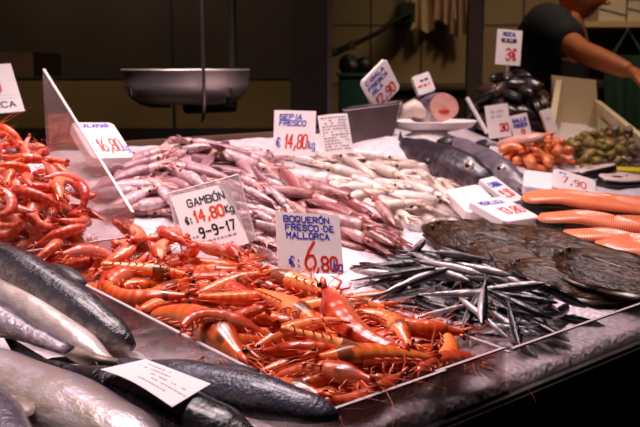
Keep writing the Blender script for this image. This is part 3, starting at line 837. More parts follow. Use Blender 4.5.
def card(name, label, cat, BL, BR, TL, d, lean=.0, skew=0.0, th=.002, mat='paper', text=(), up=0.0, pick=True, group='price cards', bow=0.0, block=True):
    """upright card: bottom corners, top left corner as seen, standing at distance d; skew = how much
    farther the right end is, lean = how much farther the top is"""
    p0 = at(BL[0], BL[1], d - skew / 2); p1 = at(BR[0], BR[1], d + skew / 2); p2 = at(TL[0], TL[1], d - skew / 2 + lean)
    ex = (p1 - p0); w = ex.length; ex.normalize(); ey = p2 - p0; ey -= ex * ey.dot(ex); h = ey.length; ey.normalize(); en = ex.cross(ey)
    if en.y > 0 and abs(en.z) < .9: en = -en
    if en.dot(Vector((0, 0, CZ)) - p0) < 0: en = -en
    t = thing(name, label, cat, (p0 + p1) / 2, group); loc = Vector(t.location)
    mb = MB(); k = 8
    bz = lambda x: bow * (1 - (2 * x / w - 1) ** 2)
    if th <= .004:
        fr = [[p0 + ex * (w * i / k) + ey * yy - en * (q * th) + en * bz(w * i / k) for i in range(k + 1)] for yy, q in ((0, 0), (h, 0), (h, 1), (0, 1))]
        mb.loft([[fr[j][i] for j in range(4)] for i in range(k + 1)])
    else:
        c = min(w, h) * .08
        ol = [(c, 0), (w - c, 0), (w, c), (w, h - c), (w - c, h), (c, h), (0, h - c), (0, c)]
        mb.loft([[p0 + ex * (x + (w / 2 - x) * i_) + ey * (y + (h / 2 - y) * i_) - en * q for x, y in ol] for q, i_ in ((0, .03), (.0015, 0), (th, 0))])
    kid('board', mb, MT[mat], t, False)
    fn = lambda x, y: p0 + ex * x + ey * y + en * (.0006 + bz(x))
    inks = {}
    for n_it, it in enumerate(text):
        kind, ink = it[0], it[1]
        tb = inks.setdefault((ink, n_it if kind == 'T' else -1), MB())
        if kind == 'T':
            _, _, s_, x, y, hh, ww, tk = it[:8]; kw = it[8] if len(it) > 8 else {}
            letters(tb, s_, x * w, y * h, hh * h, ww * w, fn, tk * h, **kw)
        else:
            _, _, x0, x1, y, hh, dens = it; lines(tb, x0 * w, x1 * w, y * h, hh * h, fn, random.Random(int(y * 999) + 3), dens)
    for (ink, _n), tb in inks.items(): kid('lettering', tb, MT[ink], t, False, {'blue_ink': 'blue lettering', 'red_ink': 'red price figures', 'orange_ink': 'orange price figures', 'dark_ink': 'dark printed lettering', 'black_ink': 'black lettering'}.get(ink, 'small grey print'))
    if pick:
        b = (p0 + p1) / 2; zz = zs(ab(b.x, b.y)[1])
        if b.z > zz + .004: kid('pick', MB().tube([b - en * (th + .0015) + ey * h * .3, b - en * (th + .0015), Vector((b.x, b.y, zz)) - en * (th + .0015)], [.002, .002, .0012], 6), MT['foam'], t, True)
    if block:
        for k in range(9):
            q = p0 + (p1 - p0) * (k / 8); BLOCK.append((q.x, q.y, .012, q.z))
    return t
def dist(u, v, up): return hit(u, v, up).y
# the price cards
d = dist(218, 250, .045)
card('price_card', 'white price card reading GAMBÓN 14,80 leaning behind the large orange shrimps', 'price card', (191, 259), (249, 243), (166, 198), d, .04, .035, .002, 'paper', [
    ('T', 'dark_ink', 'GAMBÓN', .22, .77, .115, .08, .021, dict(gap=1.5)), ('T', 'dark_ink', '€:', .10, .52, .11, .05, .022), ('T', 'orange_ink', '14,80', .25, .52, .17, .088, .034, dict(gap=1.5)), ('T', 'dark_ink', 'Kg', .80, .54, .11, .055, .022),
    ('T', 'black_ink', '9-9-17', .27, .265, .15, .07, .028, dict(gap=2.4, jit=.0004)), ('L', 'grey_ink', .05, .23, .285, .03, 1), ('L', 'grey_ink', .28, .86, .18, .028, 1), ('L', 'grey_ink', .42, .78, .07, .025, 1)])
t = thing('card_holder', 'clear acrylic sleeve standing behind the GAMBÓN price card', 'holder', at(218, 250, d + .012), None)
p0, p1, p2 = at(184, 260, d + .012), at(256, 240, d + .02), at(156, 197, d + .05)
ex = (p1 - p0).normalized(); ey = p2 - p0; ey -= ex * ey.dot(ex); en = ex.cross(ey).normalized(); w_ = (p1 - p0).length
kid('sleeve', MB().hexa([p0, p0 + ex * w_, p0 + ex * w_ - en * .002, p0 - en * .002, p0 + ey, p0 + ex * w_ + ey, p0 + ex * w_ + ey - en * .002, p0 + ey - en * .002]), MT['frosted'], t)
for nm, a_, b_ in (('rim', p0 + ey, p0 + ey + ex * w_), ('rim', p0, p0 + ey), ('rim', p0 + ex * w_, p0 + ex * w_ + ey)):
    kid(nm, MB().tube([a_ - en * .001, b_ - en * .001], .0014, 6), MT['acrylic_edge'], t, True)
d = dist(312, 276, .045)
card('price_card', 'white price card reading BOQUERÓN FRESCO DE MALLORCA 6,80 standing behind the anchovies', 'price card', (279, 272), (344, 274), (271, 211), d, .04, .045, .002, 'paper', [
    ('T', 'blue_ink', 'BOQUERÓN', .12, .84, .095, .066, .022, dict(gap=1.5, jit=.0005)), ('T', 'blue_ink', 'FRESCO·DE', .14, .70, .095, .064, .022, dict(gap=1.5, jit=.0005)), ('T', 'blue_ink', 'MALLORCA', .15, .565, .095, .062, .022, dict(gap=1.5, jit=.0005)),
    ('T', 'blue_ink', '€:', .16, .10, .16, .075, .024), ('T', 'red_ink', '6', .40, .06, .45, .15, .045, dict(slant=.12)), ('T', 'red_ink', ',80', .555, .04, .23, .10, .04, dict(gap=1.6)), ('T', 'blue_ink', 'kg', .84, .06, .16, .055, .024, dict(rot=-.12))])
d = dist(105, 160, .055)
card('price_card', 'thick white price card reading CALAMAR 16,80 at the back left of the squid', 'price card', (92, 158), (135, 157), (69, 122), d, .077, .06, .022, 'foam', [
    ('T', 'blue_ink', 'CALAMAR', .14, .84, .10, .075, .022, dict(gap=1.5)), ('T', 'blue_ink', '€', .12, .18, .22, .09, .026), ('T', 'red_ink', '16,80', .30, .17, .34, .10, .03, dict(gap=1.2)), ('T', 'blue_ink', 'kg', .84, .18, .18, .055, .022)])
d = dist(292, 158, .055)
card('price_card', 'white price card reading SEPIA FRESCO 14,80 at the back of the pale squid', 'price card', (273, 155), (315, 156), (273, 110), d, .03, .0, .003, 'paper', [
    ('T', 'blue_ink', 'SEPIA', .13, .80, .11, .085, .024, dict(gap=1.5, slant=.15)), ('T', 'blue_ink', 'FRESCO', .13, .66, .11, .080, .024, dict(gap=1.4, slant=.15)), ('T', 'blue_ink', '€', .06, .18, .20, .10, .026),
    ('T', 'red_ink', '14,80', .25, .16, .30, .095, .036, dict(gap=1.3, slant=.1)), ('T', 'blue_ink', 'kg', .84, .16, .17, .06, .024)])
card('paper_note', 'curled white printed note beside the SEPIA FRESCO price card', 'note', (324, 156), (354, 153), (318, 116), d + .01, .03, .02, .0012, 'paper',
    [('L', 'grey_ink', .08, .92, .90 - .072 * k, .032, .72) for k in range(12)], bow=.006)
d = dist(12, 122, .06)
card('price_card', 'large white card reading MALLORCA at the left edge above the small shrimps', 'price card', (-62, 118), (25, 111), (-88, 69), d, .085, .085, .003, 'paper', [
    ('T', 'dark_ink', 'MALLORCA', .18, .10, .11, .07, .022, dict(gap=1.4)), ('L', 'pale_ink', .3, .95, .27, .012, 1), ('L', 'pale_ink', .3, .95, .34, .012, 1), ('T', 'red_ink', '19,80', .2, .4, .3, .1, .03)])
# price blocks round the hake heads and the salmon, lying back on their edges
def lying(BL, BR, TL, d, lean, label, text, th=.014, skew=0.0, mat='foam'):
    return card('price_block', label, 'price card', BL, BR, TL, d, lean, skew, th, mat, text, pick=False)
dh = dist(505, 222, .055)
lying((468, 213), (502, 206), (445, 190), dh + .10, .07, 'white price block at the back left of the three before the hake heads', [], .022, .04)
lying((506, 222), (541, 217), (469, 200), dh, .09, 'white price block with MERLUZA and red figures lying ahead of the brown fish', [('T', 'blue_ink', 'MERLUZA', .12, .72, .13, .07, .025), ('T', 'red_ink', '13,80', .32, .28, .26, .10, .035)], .016, .06)
lying((510, 203), (525, 199), (475, 180), dh + .14, .06, 'small white price block lying close to the mouth of the hake', [('T', 'blue_ink', 'CABRA', .12, .62, .16, .10, .03), ('T', 'red_ink', '9,50', .2, .2, .26, .12, .035)], .012, .03)
ds = dist(575, 203, .055)
lying((523, 186), (566, 192), (515, 168), ds + .05, .09, 'blank side of a white price block behind the salmon fillets', [('L', 'pale_ink', .2, .8, .7, .06, .5)], .022, -.02)
lying((553, 187), (596, 200), (556, 168), ds, .06, 'white price block reading 7,90 in red standing behind the largest salmon fillet', [('T', 'red_ink', '7,90', .22, .38, .3, .11, .04), ('T', 'blue_ink', 'kg', .78, .12, .2, .07, .03), ('L', 'blue_ink', .12, .3, .8, .06, 1)], .012, -.01)
# ------------------------------------------------------------------ the large orange shrimps
fill = heap([GB[.25], GB[.7]], 7, [(338, 396), (478, 350), (482, 366), (348, 414)], [(1, -.42), (-1, .42)], (.85, 1.0), .25, .006, 5, .02, sdev=.1, top=.045, lim=(GA0 - .02, GA1 + .005, .010, .2))
fill += heap([GB[.25], GB[.7], GB[1.1], GB[1.6]], 46, [(100, 262), (250, 256), (350, 285), (415, 300), (478, 345), (440, 375), (330, 408), (280, 385), (115, 300)], [(1, .2), (-1, -.2), (1, -.1), (-1, .3)], (.85, 1.05), .25, .009, 7, .03, top=.06, lim=(GA0 - .02, GA1 + .02, .012, .56))
big = [
 # tail, head, curl, flip, up, label
 ((150, 313), (246, 366), .7, False, .02, 'pale orange shrimp pressed flat behind the hazy left wall of the front tray'),
 ((236, 370), (325, 393), .7, False, .02, 'orange shrimp lying low behind the hazy wall above the blue fish snout'),
 ((330, 404), (397, 380), .7, True, .025, 'pale pink shrimp lowest in the front corner behind the clear wall'),
 ((424, 374), (484, 357), .7, False, .025, 'shrimp seen through the clear front wall at the right end of the tray'),
 ((303, 370), (348, 380), .7, False, .04, 'short pink shrimp in the front corner under the long one with black eyes'),
 ((100, 267), (190, 277), .25, False, .05, 'straight orange shrimp with dark head lying above the hazy wall, left end of heap'),
 ((106, 281), (194, 300), 1.1, True, .05, 'thick bent orange shrimp by the top of the hazy wall, tail up at the left'),
 ((196, 304), (288, 292), .25, True, .055, 'dark red shrimp lying in the middle of the heap below the GAMBÓN card'),
 ((189, 289), (264, 279), .25, False, .06, 'orange shrimp with black patch on the head, under the GAMBÓN card'),
 ((198, 335), (258, 332), 1.6, False, .055, 'curled shrimp with pale head in the left middle of the heap'),
 ((275, 250), (203, 266), .25, True, .055, 'shrimp with bright orange tail sticking out at the foot of the GAMBÓN card'),
 ((345, 299), (252, 271), .25, True, .06, 'long orange shrimp below the BOQUERÓN card, tail towards the anchovies'),
 ((352, 296), (402, 300), .7, False, .05, 'shrimp at the back right edge of the tray next to the anchovies'),
 ((336, 334), (256, 345), .7, True, .06, 'orange shrimp in the middle of the heap with striped body and tail to the right'),
 ((256, 288), (320, 328), .25, False, .07, 'orange shrimp with black belly patch slanting down across the middle of the heap'),
 ((300, 346), (360, 347), .25, False, .055, 'plump orange shrimp below the middle of the heap with dark head end'),
 ((349, 316), (410, 346), 1.6, False, .06, 'big arched red shrimp at the right of the heap, back humped towards the anchovies'),
 ((398, 346), (324, 292), .7, False, .075, 'big pale orange shrimp on top at the right, running down from the BOQUERÓN card'),
 ((432, 352), (308, 362), .25, True, .065, 'long orange shrimp across the front of the heap with black eyes at left'),
]
for tl, hd, cu, fl, up, lab in big:
    o = put_chord(GB[cu], tl, hd, up, fl, rnd.gauss(0, .12), .010, .8, 1.45)
    tag(o, lab, 'shrimp', 'large orange shrimps in the front tray')
rows_label(fill, 'large orange shrimp underneath', 'of the front tray', 'shrimp', 'large orange shrimps in the front tray', 4)
back = heap([GB[.25], GB[1.1], GB[1.6], GB[2.2]], 24, [(45, 262), (95, 242), (160, 240), (250, 262), (235, 276), (110, 278), (70, 280)], [(1, .3), (-1, .1), (.5, 1), (-.7, -1)], (.62, .85), .4, .005, 6, .04, lim=(-.25, .2, .3, .655), mats={'gambon': 'gamba'})
rows_label(back, 'reddish shrimp', 'behind the large orange shrimps', 'shrimp', 'reddish shrimps behind the front heap', 3)
# ------------------------------------------------------------------ the small shrimps of the raised tray
small = heap(GS, 165, [(-30, 112), (30, 112), (88, 165), (128, 205), (134, 236), (-30, 250)], [(1, .3), (-1, .2), (.6, 1), (-1, -.3), (.3, -1), (1, .8)], (.68, .92), .5, .005, 5, .06, lim=(-.48, -.045, TLB + .004, 1.14), top=.135, avoid=[[(26, 138), (48, 128), (84, 152), (80, 160), (52, 158)]])
small += heap(GS, 46, [(84, 158), (128, 208), (134, 238), (92, 240), (72, 185)], [(.55, .85), (-.55, -.85)], (.6, .8), .5, .006, 5, .05, top=.075, lim=(-.2, -.036, TLB + .004, .98), sdev=.14)
rows_label(small, 'small red shrimp', 'of the raised tray', 'shrimp', 'small red shrimps in the raised tray', 9)
# ------------------------------------------------------------------ squid
l1 = (-.022, 1.6, .40, 1.185)
sq = heap(SQ, 58, [(95, 172), (150, 158), (262, 153), (300, 164), (250, 182), (262, 200), (190, 215), (140, 214)], [(1, .15), (1, .3), (-1, -.1), (1, -.1)], (.85, 1.15), .4, .007, 6, .03, lim=l1, q=93)
rows_label(sq, 'pinkish mauve squid', 'behind the GAMBÓN card', 'squid', 'pink squid on the ice', 6)
ss = heap(SS, 40, [(225, 188), (262, 186), (292, 208), (275, 245), (248, 248), (236, 215)], [(1, .45), (1, .6), (-1, -.5)], (.85, 1.2), .4, .004, 5, .03, lim=l1, q=93)
rows_label(ss, 'little pink squid', 'between the front cards', 'squid', 'little pink squid between the cards', 6)
sp = heap(SP, 52, [(268, 160), (400, 152), (462, 200), (425, 222), (385, 212), (300, 178)], [(1, .25), (1, .35), (-1, -.2)], (.8, 1.1), .3, .007, 6, .03, lim=l1, q=93)
rows_label(sp, 'cream coloured squid', 'before the SEPIA card', 'squid', 'pale squid on the ice', 6)
sl = heap(SL, 24, [(222, 174), (262, 168), (400, 220), (392, 238), (345, 238), (285, 214)], [(1, .42), (1, .36), (-1, -.42)], (.85, 1.1), .35, .009, 6, .035, lim=l1, q=93)
rows_label(sl, 'dark red squid', 'across the middle of the squid', 'squid', 'dark red squid across the middle', 4)
# ------------------------------------------------------------------ anchovies
an = heap(AN, 75, [(350, 286), (400, 273), (468, 274), (515, 298), (572, 318), (520, 345), (480, 338), (440, 322), (400, 306)], [(1, .22), (1, .3), (-1, -.25), (-1, -.2), (1, .05), (1, -.9), (.5, 1)], (.85, 1.1), .8, .0025, 6, .02, lim=(GA1 + .008, .552, .01, .6), sdev=.14)
rows_label(an, 'dark backed silver anchovy', 'of the anchovy heap', 'anchovy', 'anchovies heaped on the ice', 6)
# ------------------------------------------------------------------ the large fish at the lower left
def lay(pr, p, h, roll=.0, flip=False):
    x = (h - p).normalized(); y = Vector((0, 0, 1)).cross(x).normalized(); z = x.cross(y)
    R = Matrix((x, y, z)).transposed() @ Matrix.Rotation(roll, 3, 'X')
    if flip: R = R @ Matrix.Rotation(PI, 3, 'X')
    M4 = Matrix.Translation((p + h) / 2) @ R.to_4x4()
    raise_h(np.array(pr.pts) @ np.array(R).T + np.array((p + h) / 2))
    return pr.make(M4)
def bigfish(skin, fin, tail, head, uz, label, Hh, T, roll=.0, bend=0.0, flip=False, prof=P_BIG, **k):
    """laid straight from tail to head at given heights over the counter"""
    p = hit(*tail, uz[0]); h = hit(*head, uz[1]); L = (h - p).length
    pr = fish_proto('whole_fish', L, Hh, T, skin, fin, prof, bend, 20, pect=False, gill=False, **k)
    return tag(lay(pr, p, h, roll, flip), label, 'fish', 'whole fish at the lower left')
bigfish('fish_blue', 'fish_fin_dark', (50, 350), (337, 416), (.04, .07), 'blue grey fish whose snout touches the front corner of the shrimp tray', .0245, .021, .5, -.02, prof=P_SLIM)
bigfish('fish_silver', 'fish_fin', (-90, 222), (122, 374), (.04, .022), 'fish with cream belly between the dark fish and the mauve fish', .026, .022, -.5)
bigfish('fish_black', 'fish_fin_dark', (-10, 345), (270, 452), (.04, .05), 'black fish under the white note at the lower left', .034, .028, .5)
bigfish('fish_silver', 'fish_fin', (-120, 310), (185, 470), (.03, .04), 'broad silver fish with brownish side at the bottom left', .042, .030, .1, eye=.006)
bigfish('fish_mauve', 'fish_fin', (-60, 340), (30, 475), (.05, .05), 'silver grey fish cut off by the bottom left corner', .028, .024, .2, eye=.006)
bigfish('fish_mauve', 'fish_fin', (122, 374), (-150, 255), (.05, .055), 'mauve grey fish on top with its tail beside the white note', .036, .026, -.2, 0, True, tailf=.16)
bigfish('fish_dark', 'fish_fin_dark', (-75, 205), (132, 347), (.085, .035), 'dark fish with shining back lying along the shrimp tray wall', .031, .027, .55, prof=P_SLIM)
# ------------------------------------------------------------------ hake
P_HAKE = [(0, .10, .12, .2), (.05, .34, .3, .45), (.15, .62, .62, .75), (.32, .95, .98, .98), (.5, 1, 1, 1), (.78, .82, .82, .82), (.94, .55, .55, .5), (1, .45, .45, .3)]
def hake(skin, tail, head, uz, label, roll, Hh, T):
    p = hit(*tail, uz[0]); h = hit(*head, uz[1]); L = (h - p).length
    jaw = MB().tube([(L * .30, -Hh * .62, 0), (L * .40, -Hh * .50, 0), (L * .505, -Hh * .24, 0)], [T * .36, T * .36, T * .12], 10)
    mo = MB().ball((L * .455, -Hh * .20, 0), (L * .045, Hh * .13, T * .42), 12, 8)
    pr = fish_proto('hake', L, Hh, T, skin, 'fish_fin_dark', P_HAKE, .05, 22, tailf=.08, eye=.0150, es=.25, gs=.46, dorsal=((.55, .7, .4),), anal=(), extra=[['lower_jaw', jaw, skin, None, []], ['mouth', mo, 'mouth', 'dark open mouth', []]])
    return tag(lay(pr, p, h, roll), label, 'fish', 'two big eyed fish side by side')
hake('hake', (394, 142), (499, 186), (.05, .045), 'dark big eyed fish with gaping mouth, the nearer of two beside the pale squid', 1.1, .052, .042)
hake('hake_pale', (440, 138), (530, 190), (.045, .035), 'lighter big eyed fish lying behind the dark one, mouth towards the salmon', 1.1, .046, .04)
# ------------------------------------------------------------------ brown flatfish
P_FLAT = [(0, .12, .12, .2), (.06, .5, .5, .6), (.2, .88, .88, 1), (.4, 1, 1, 1), (.7, .78, .78, .8), (.93, .3, .3, .4), (1, .22, .22, .25)]
def flatfish(tail, head, up, label, w, bend, roll=0.0, flip=False):
    p = hit(*tail, up[0]); h = hit(*head, up[1]); L = (h - p).length
    ps, pts = fish_parts('flatfish', L, w, .015, 'brown_fish', 'brown_fin', P_FLAT, bend, 48, .12, .12, ((.05, .5, .16), (.5, .97, .2)), ((.12, .55, .16), (.55, .97, .2)), .0, False, False, 34)
    bd = ps[0][1]; zm = .015     # wrinkled wet skin, folds running along the fish
    bd.v = [(x, y, z + (.0022 * math.sin(y * 240 + 1.8 * math.sin(x * 17 + w * 900)) * min(1, abs(z) / .006) * (1 if z > 0 else 0))) for x, y, z in bd.v]
    # a raised line along the side, head folds and the two eyes close together
    ln = [(L * (.30 - .085 * k), bend * L * ((.2 + .085 * k / .88 - .5) ** 2 - .25) * .9, .0147 * (1 - .07 * k)) for k in range(8)]
    ps.append(['side_line', MB().tube(ln, [.0022 - .0002 * k for k in range(8)], 6), 'brown_fin', None, []])
    for yy in (.16, -.14):
        ps.append(['eye', MB().ball((L * .43, w * yy, .0115), (.0045, .0038, .004), 10, 7), 'black_eye', 'small dark eye', []])
    def cv(ps): return [(nm, mb.mesh('flatfish'), mt, lb, cv(sub)) for nm, mb, mt, lb, sub in ps]
    return tag(lay(Proto('flatfish', cv(ps), pts), p, h, roll, flip), label, 'fish', 'brown flatfish overlapping on the ice')
flatfish((672, 312), (570, 286), (.02, .02), 'brown flatfish lowest at the right, next to the clear front wall', .042, .08, -.2)
flatfish((664, 304), (506, 266), (.034, .032), 'brown flatfish with yellowish shine along the bare ice', .055, .06, -.3)
flatfish((650, 292), (464, 244), (.036, .036), 'brown flatfish beside the anchovies, second from the bare ice', .055, -.05, -.3)
flatfish((640, 282), (423, 226), (.040, .034), 'longest brown flatfish with its rounded head beside the white squid', .062, .06, -.3)
flatfish((680, 288), (478, 229), (.058, .05), 'brown flatfish partly under the white price blocks', .055, .05, -.3)
flatfish((720, 300), (556, 254), (.066, .058), 'brown flatfish lying along the front edge of the salmon', .06, -.05, -.3)
# ------------------------------------------------------------------ salmon, cod and the far goods
def fillet(l, w, t, seed, taper=.35):
    r = random.Random(seed); n = 28; out = []
    ph = r.uniform(0, 6)
    for k in range(n):
        an = 2 * PI * k / n; cx, cy = math.cos(an), math.sin(an)
        x = l / 2 * math.copysign(abs(cx) ** .55, cx); y = w / 2 * math.copysign(abs(cy) ** .6, cy) * (1 - taper * (x / l + .5)) + .006 * math.sin(2.2 * x / l * PI + ph)
        out.append((x, y))
    def ring(f, z0, dome): return [(x * f, y * f, z0 + dome * (1 - (2 * y * f / w) ** 2) + .004 * math.sin(x * 40 + ph)) for x, y in out]
    fl = MB().loft([ring(.985, t * .50, 0), ring(1.0, t * .66, 0), ring(.975, t * .76, t * .05), ring(.8, t * .84, t * .08), ring(.4, t * .86, t * .09), ring(.05, t * .86, t * .09)], cap=True)
    sk = MB().loft([ring(.62, 0, 0), ring(.9, t * .05, 0), ring(1.0, t * .22, 0), ring(1.01, t * .60, 0), ring(.99, t * .64, 0)], cap=True)
    return Proto('salmon_fillet', [('flesh', fl.mesh('flesh'), 'salmon', 'orange flesh with pale lines', []), ('skin', sk.mesh('skin'), 'salmon_skin', 'black skin', [])], sk.v)
for (tl, hd, up, w, t, lab) in (
    ((720, 274), (592, 260), .022, .11, .046, 'salmon fillet at the lower right, cut off by the picture edge'),
    ((700, 266), (560, 246), .026, .09, .044, 'salmon fillet with black skin edge just behind the brown flatfish'),
    ((690, 248), (536, 230), .034, .10, .048, 'middle salmon fillet between the front ones and the large back one'),
    ((700, 226), (520, 212), .045, .15, .05, 'largest salmon fillet lying across the back, next to the price blocks')):
    p = hit(*tl, up); h = hit(*hd, up)
    tag(lay(fillet((h - p).length, w, t, int(tl[1])), p, h, -.1), lab, 'salmon', 'salmon fillets')
def steak(seed, R):
    r = random.Random(seed); n = 30
    def ol(f, g=0):
        o = []
        for k in range(n):
            an = 2 * PI * k / n; rr = R * f * (1 + .10 * math.cos(2 * an) + .05 * math.cos(3 * an + 1))
            o.append((rr * math.cos(an), .72 * rr * math.sin(an)))
        return o
    th = .026
    fl = MB().loft([[(x, y, z) for x, y in ol(f)] for f, z in ((.9, .002), (.975, .002), (.975, th), (.9, th + .002), (.5, th + .001), (.05, th)) ])
    sk = MB().loft([[(x, y, z) for x, y in ol(f)] for f, z in ((.97, .0), (1.0, .0), (1.0, th - .002), (.976, th - .002), (.976, .0))], cap=False)
    ca = MB().ball((-R * .25, -R * .05, th * .9), (R * .42, R * .15, .005), 14, 7)
    bo = MB().ball((R * .3, R * .05, th), (R * .10, R * .08, .005), 10, 7)
    return Proto('white_fish_steak', [('flesh', fl.mesh('steak'), 'paper_flesh', None, []), ('skin', sk.mesh('steakskin'), 'salmon_skin', 'black skin', []), ('cavity_lining', ca.mesh('cav'), 'salmon_skin', 'black lining', []), ('backbone', bo.mesh('bone'), 'eye_ring', None, [])], fl.v)
MT['paper_flesh'] = plain('white_flesh', srgb(232, 206, 196), .35, nscale=50, namt=.08, coat=.2)
for (u, v, up, R, lab) in ((618, 190, .02, .062, 'white fish steak with black lining behind the salmon, right one'), (594, 180, .03, .06, 'white fish steak with black skin lying behind the price block on the salmon')):
    p = hit(u, v, up); r_ = pose(steak(int(u), R), p.x, p.y, .4, 1, .12, .004); raise_h(r_[1])
    tag(steak(int(u), R).make(r_[0]), lab, 'fish steak', 'white fish steaks')
# peeled orange prawns in a lump
MT['prawn'] = plain('cooked_prawn', srgb(238, 138, 84), .35, nscale=70, namt=.2, coat=.2)
MT['prawn_end'] = plain('prawn_tail_fin', srgb(222, 92, 52), .35)
def peeled(seed, curl):
    L = .07; N = 16; pts = []; x = y = 0; an = PI
    for i in range(N):
        pts.append((x, y)); an += curl / N; x += math.cos(an) * L / N; y += math.sin(an) * L / N
    w = [.0125 * min(1, .55 + i / 4) * (1 - .55 * (i / N) ** 2) for i in range(N)]
    b = MB().planar(pts, w, w, [q * .85 for q in w], 10)
    tl = MB(); e = Vector((pts[-1][0], pts[-1][1], 0)); d = Vector((math.cos(an), math.sin(an), 0)); q = Vector((-d.y, d.x, 0))
    for s in (-.4, 0, .4): tl.plate([(0, -.002), (.008, -.004), (.014, 0), (.008, .004), (0, .002)], .001, lambda px, py, k, s=s: e + (d * math.cos(s) + q * math.sin(s)) * px + (q * math.cos(s) - d * math.sin(s)) * py + Vector((0, 0, k * .0006 + s * .001)))
    m2 = [b, tl]; center(m2, b)
    return Proto('peeled_prawn', [('body', b.mesh('peeled'), 'prawn', None, []), ('tail_fan', tl.mesh('peeledtail'), 'prawn_end', None, [])], b.v)
pr = heap([peeled(1, 1.6), peeled(2, 2.4), peeled(3, 3.0)], 34, [(506, 156), (525, 146), (558, 144), (565, 160), (540, 167), (515, 165)], [(1, 0), (0, 1), (-1, .3), (1, 1)], (1.05, 1.25), .4, .006, 4, .03)
rows_label(pr, 'orange peeled prawn', 'of the lump before the mussels', 'prawn', 'peeled prawns in a lump', 3)
def slab(name, mat, tl, hd, up, w, t, lab, cat):
    p = hit(*tl, up); h = hit(*hd, up); l = (h - p).length; n = 20
    ol = [(l / 2 * math.copysign(abs(math.cos(2 * PI * k / n)) ** .7, math.cos(2 * PI * k / n)), w / 2 * math.sin(2 * PI * k / n) * (1 - .3 * math.cos(2 * PI * k / n))) for k in range(n)]
    fl = MB().loft([[(x * f, y * f, z * t) for x, y in ol] for f, z in ((.9, 0), (1, .3), (.95, .7), (.7, 1), (.05, 1.08))])
    sk = MB().loft([[(x * f, y * f, z * t) for x, y in ol] for f, z in ((.7, -.02), (.93, 0), (1.01, .25), (.99, .28))])
    o = put(Proto(name, [('flesh', fl.mesh(name), mat, None, []), ('skin', sk.mesh(name), 'fish_fin', 'greyish skin', [])], sk.v), tl, hd, up, 1, .1, False, .004)
    return tag(o, lab, cat)
MT['pink_flesh'] = plain('pink_flesh', srgb(232, 172, 158), .35, nscale=50, namt=.12, coat=.2)
slab('pink_fillet', 'pink_flesh', (545, 168), (497, 156), .015, .06, .022, 'pale pink fillet lying before the orange peeled prawns', 'fish fillet')
# clams
MT['clam'] = plain('clam_shell', srgb(140, 118, 60), .4, nscale=60, namt=.4)
MT['clam_grey'] = plain('grey_clam_shell', srgb(128, 104, 84), .4, nscale=60, namt=.4)
def clam(name, mat, L):
    def valve(sg):
        R = []
        for i in range(7):
            f = math.cos(i / 6 * PI / 2 * .96); z = sg * (.0006 + L * .27 * math.sin(i / 6 * PI / 2)); rr = []
            for k in range(16):
                an = 2 * PI * k / 16; q = 1 + .012 * math.cos(i * 9)
                rr.append((L / 2 * f * q * math.cos(an), L * .40 * f * q * (math.sin(an) - .12 * math.cos(2 * an)) + L * .10 * (1 - f), z))
            R.append(rr)
        return MB().loft(R)
    a, b = valve(1), valve(-1)
    hg = MB().ball((0, L * .36, 0), (L * .09, L * .05, L * .05), 8, 6)
    return Proto(name, [('shell_half', a.mesh(name), mat, None, []), ('shell_half', b.mesh(name), mat, None, []), ('hinge', hg.mesh(name), 'mouth', None, [])], a.v + b.v)
cl = heap([clam('clam', 'clam', .034), clam('clam', 'clam', .04)], 64, [(566, 156), (575, 143), (604, 138), (625, 148), (622, 165), (585, 168)], [(1, 0), (0, 1), (-1, .3), (1, 1)], (1.0, 1.2), .6, .003, 5, .03)
cg = heap([clam('clam', 'clam_grey', .036)], 18, [(605, 142), (618, 140), (640, 160), (636, 170), (622, 162)], [(1, 0), (0, 1), (-1, .3), (1, 1)], (.9, 1.1), .6, .002, 5, .03)
rows_label(cl, 'olive green clam', 'before the cream crate', 'clam', 'olive clams before the cream crate', 4)
rows_label(cg, 'greyish brown clam', 'at the right of the clam heap', 'clam', 'greyish clams before the cream crate', 3)
# ------------------------------------------------------------------ mussels
MT['mussel'] = plain('mussel_shell', srgb(42, 33, 33), .28, nscale=50, namt=.6, coat=.3)
MT['mussel_brown'] = plain('worn_mussel_shell', srgb(78, 54, 42), .35, nscale=50, namt=.5, coat=.3)
def mussel(L):
    def valve(sg):
        R = []
        for i in range(6):
            f = math.cos(i / 5 * PI / 2 * .95); z = sg * (.0005 + L * .17 * math.sin(i / 5 * PI / 2)); rr = []
            for k in range(16):
                an = 2 * PI * k / 16; x = math.cos(an); w = .26 * (1 - .45 * x) if x > 0 else .26
                rr.append((L / 2 * f * x + L * .06 * (1 - f), L * w * f * math.sin(an) + L * .03 * x * x, z))
            R.append(rr)
        return MB().loft(R)
    return [valve(1), valve(-1)]
MU = [Proto('mussel', [('shell_half', v.mesh('mussel'), mt, None, []) for v in mussel(.088)], [(0, 0, 0)]) for mt in ('mussel', 'mussel', 'mussel_brown')]
mc = hit(514, 137, .02); mx, my, mz = mc.x, mc.y + .06, mc.z
RX, RZ = .130, .205
core = MB(); core.lathe([(RX * .80 * math.sqrt(max(.0025, 1 - (z / .95) ** 2.6)), RZ * z) for z in (0, .1, .25, .4, .55, .7, .8, .88, .94)], 24, (mx, my, mz - .02))
solo('mussel_sack', core, MT['black'], 'dark net sack bulging inside the heap of mussels', 'sack')
mus = []
rr = random.Random(5)
placed = []
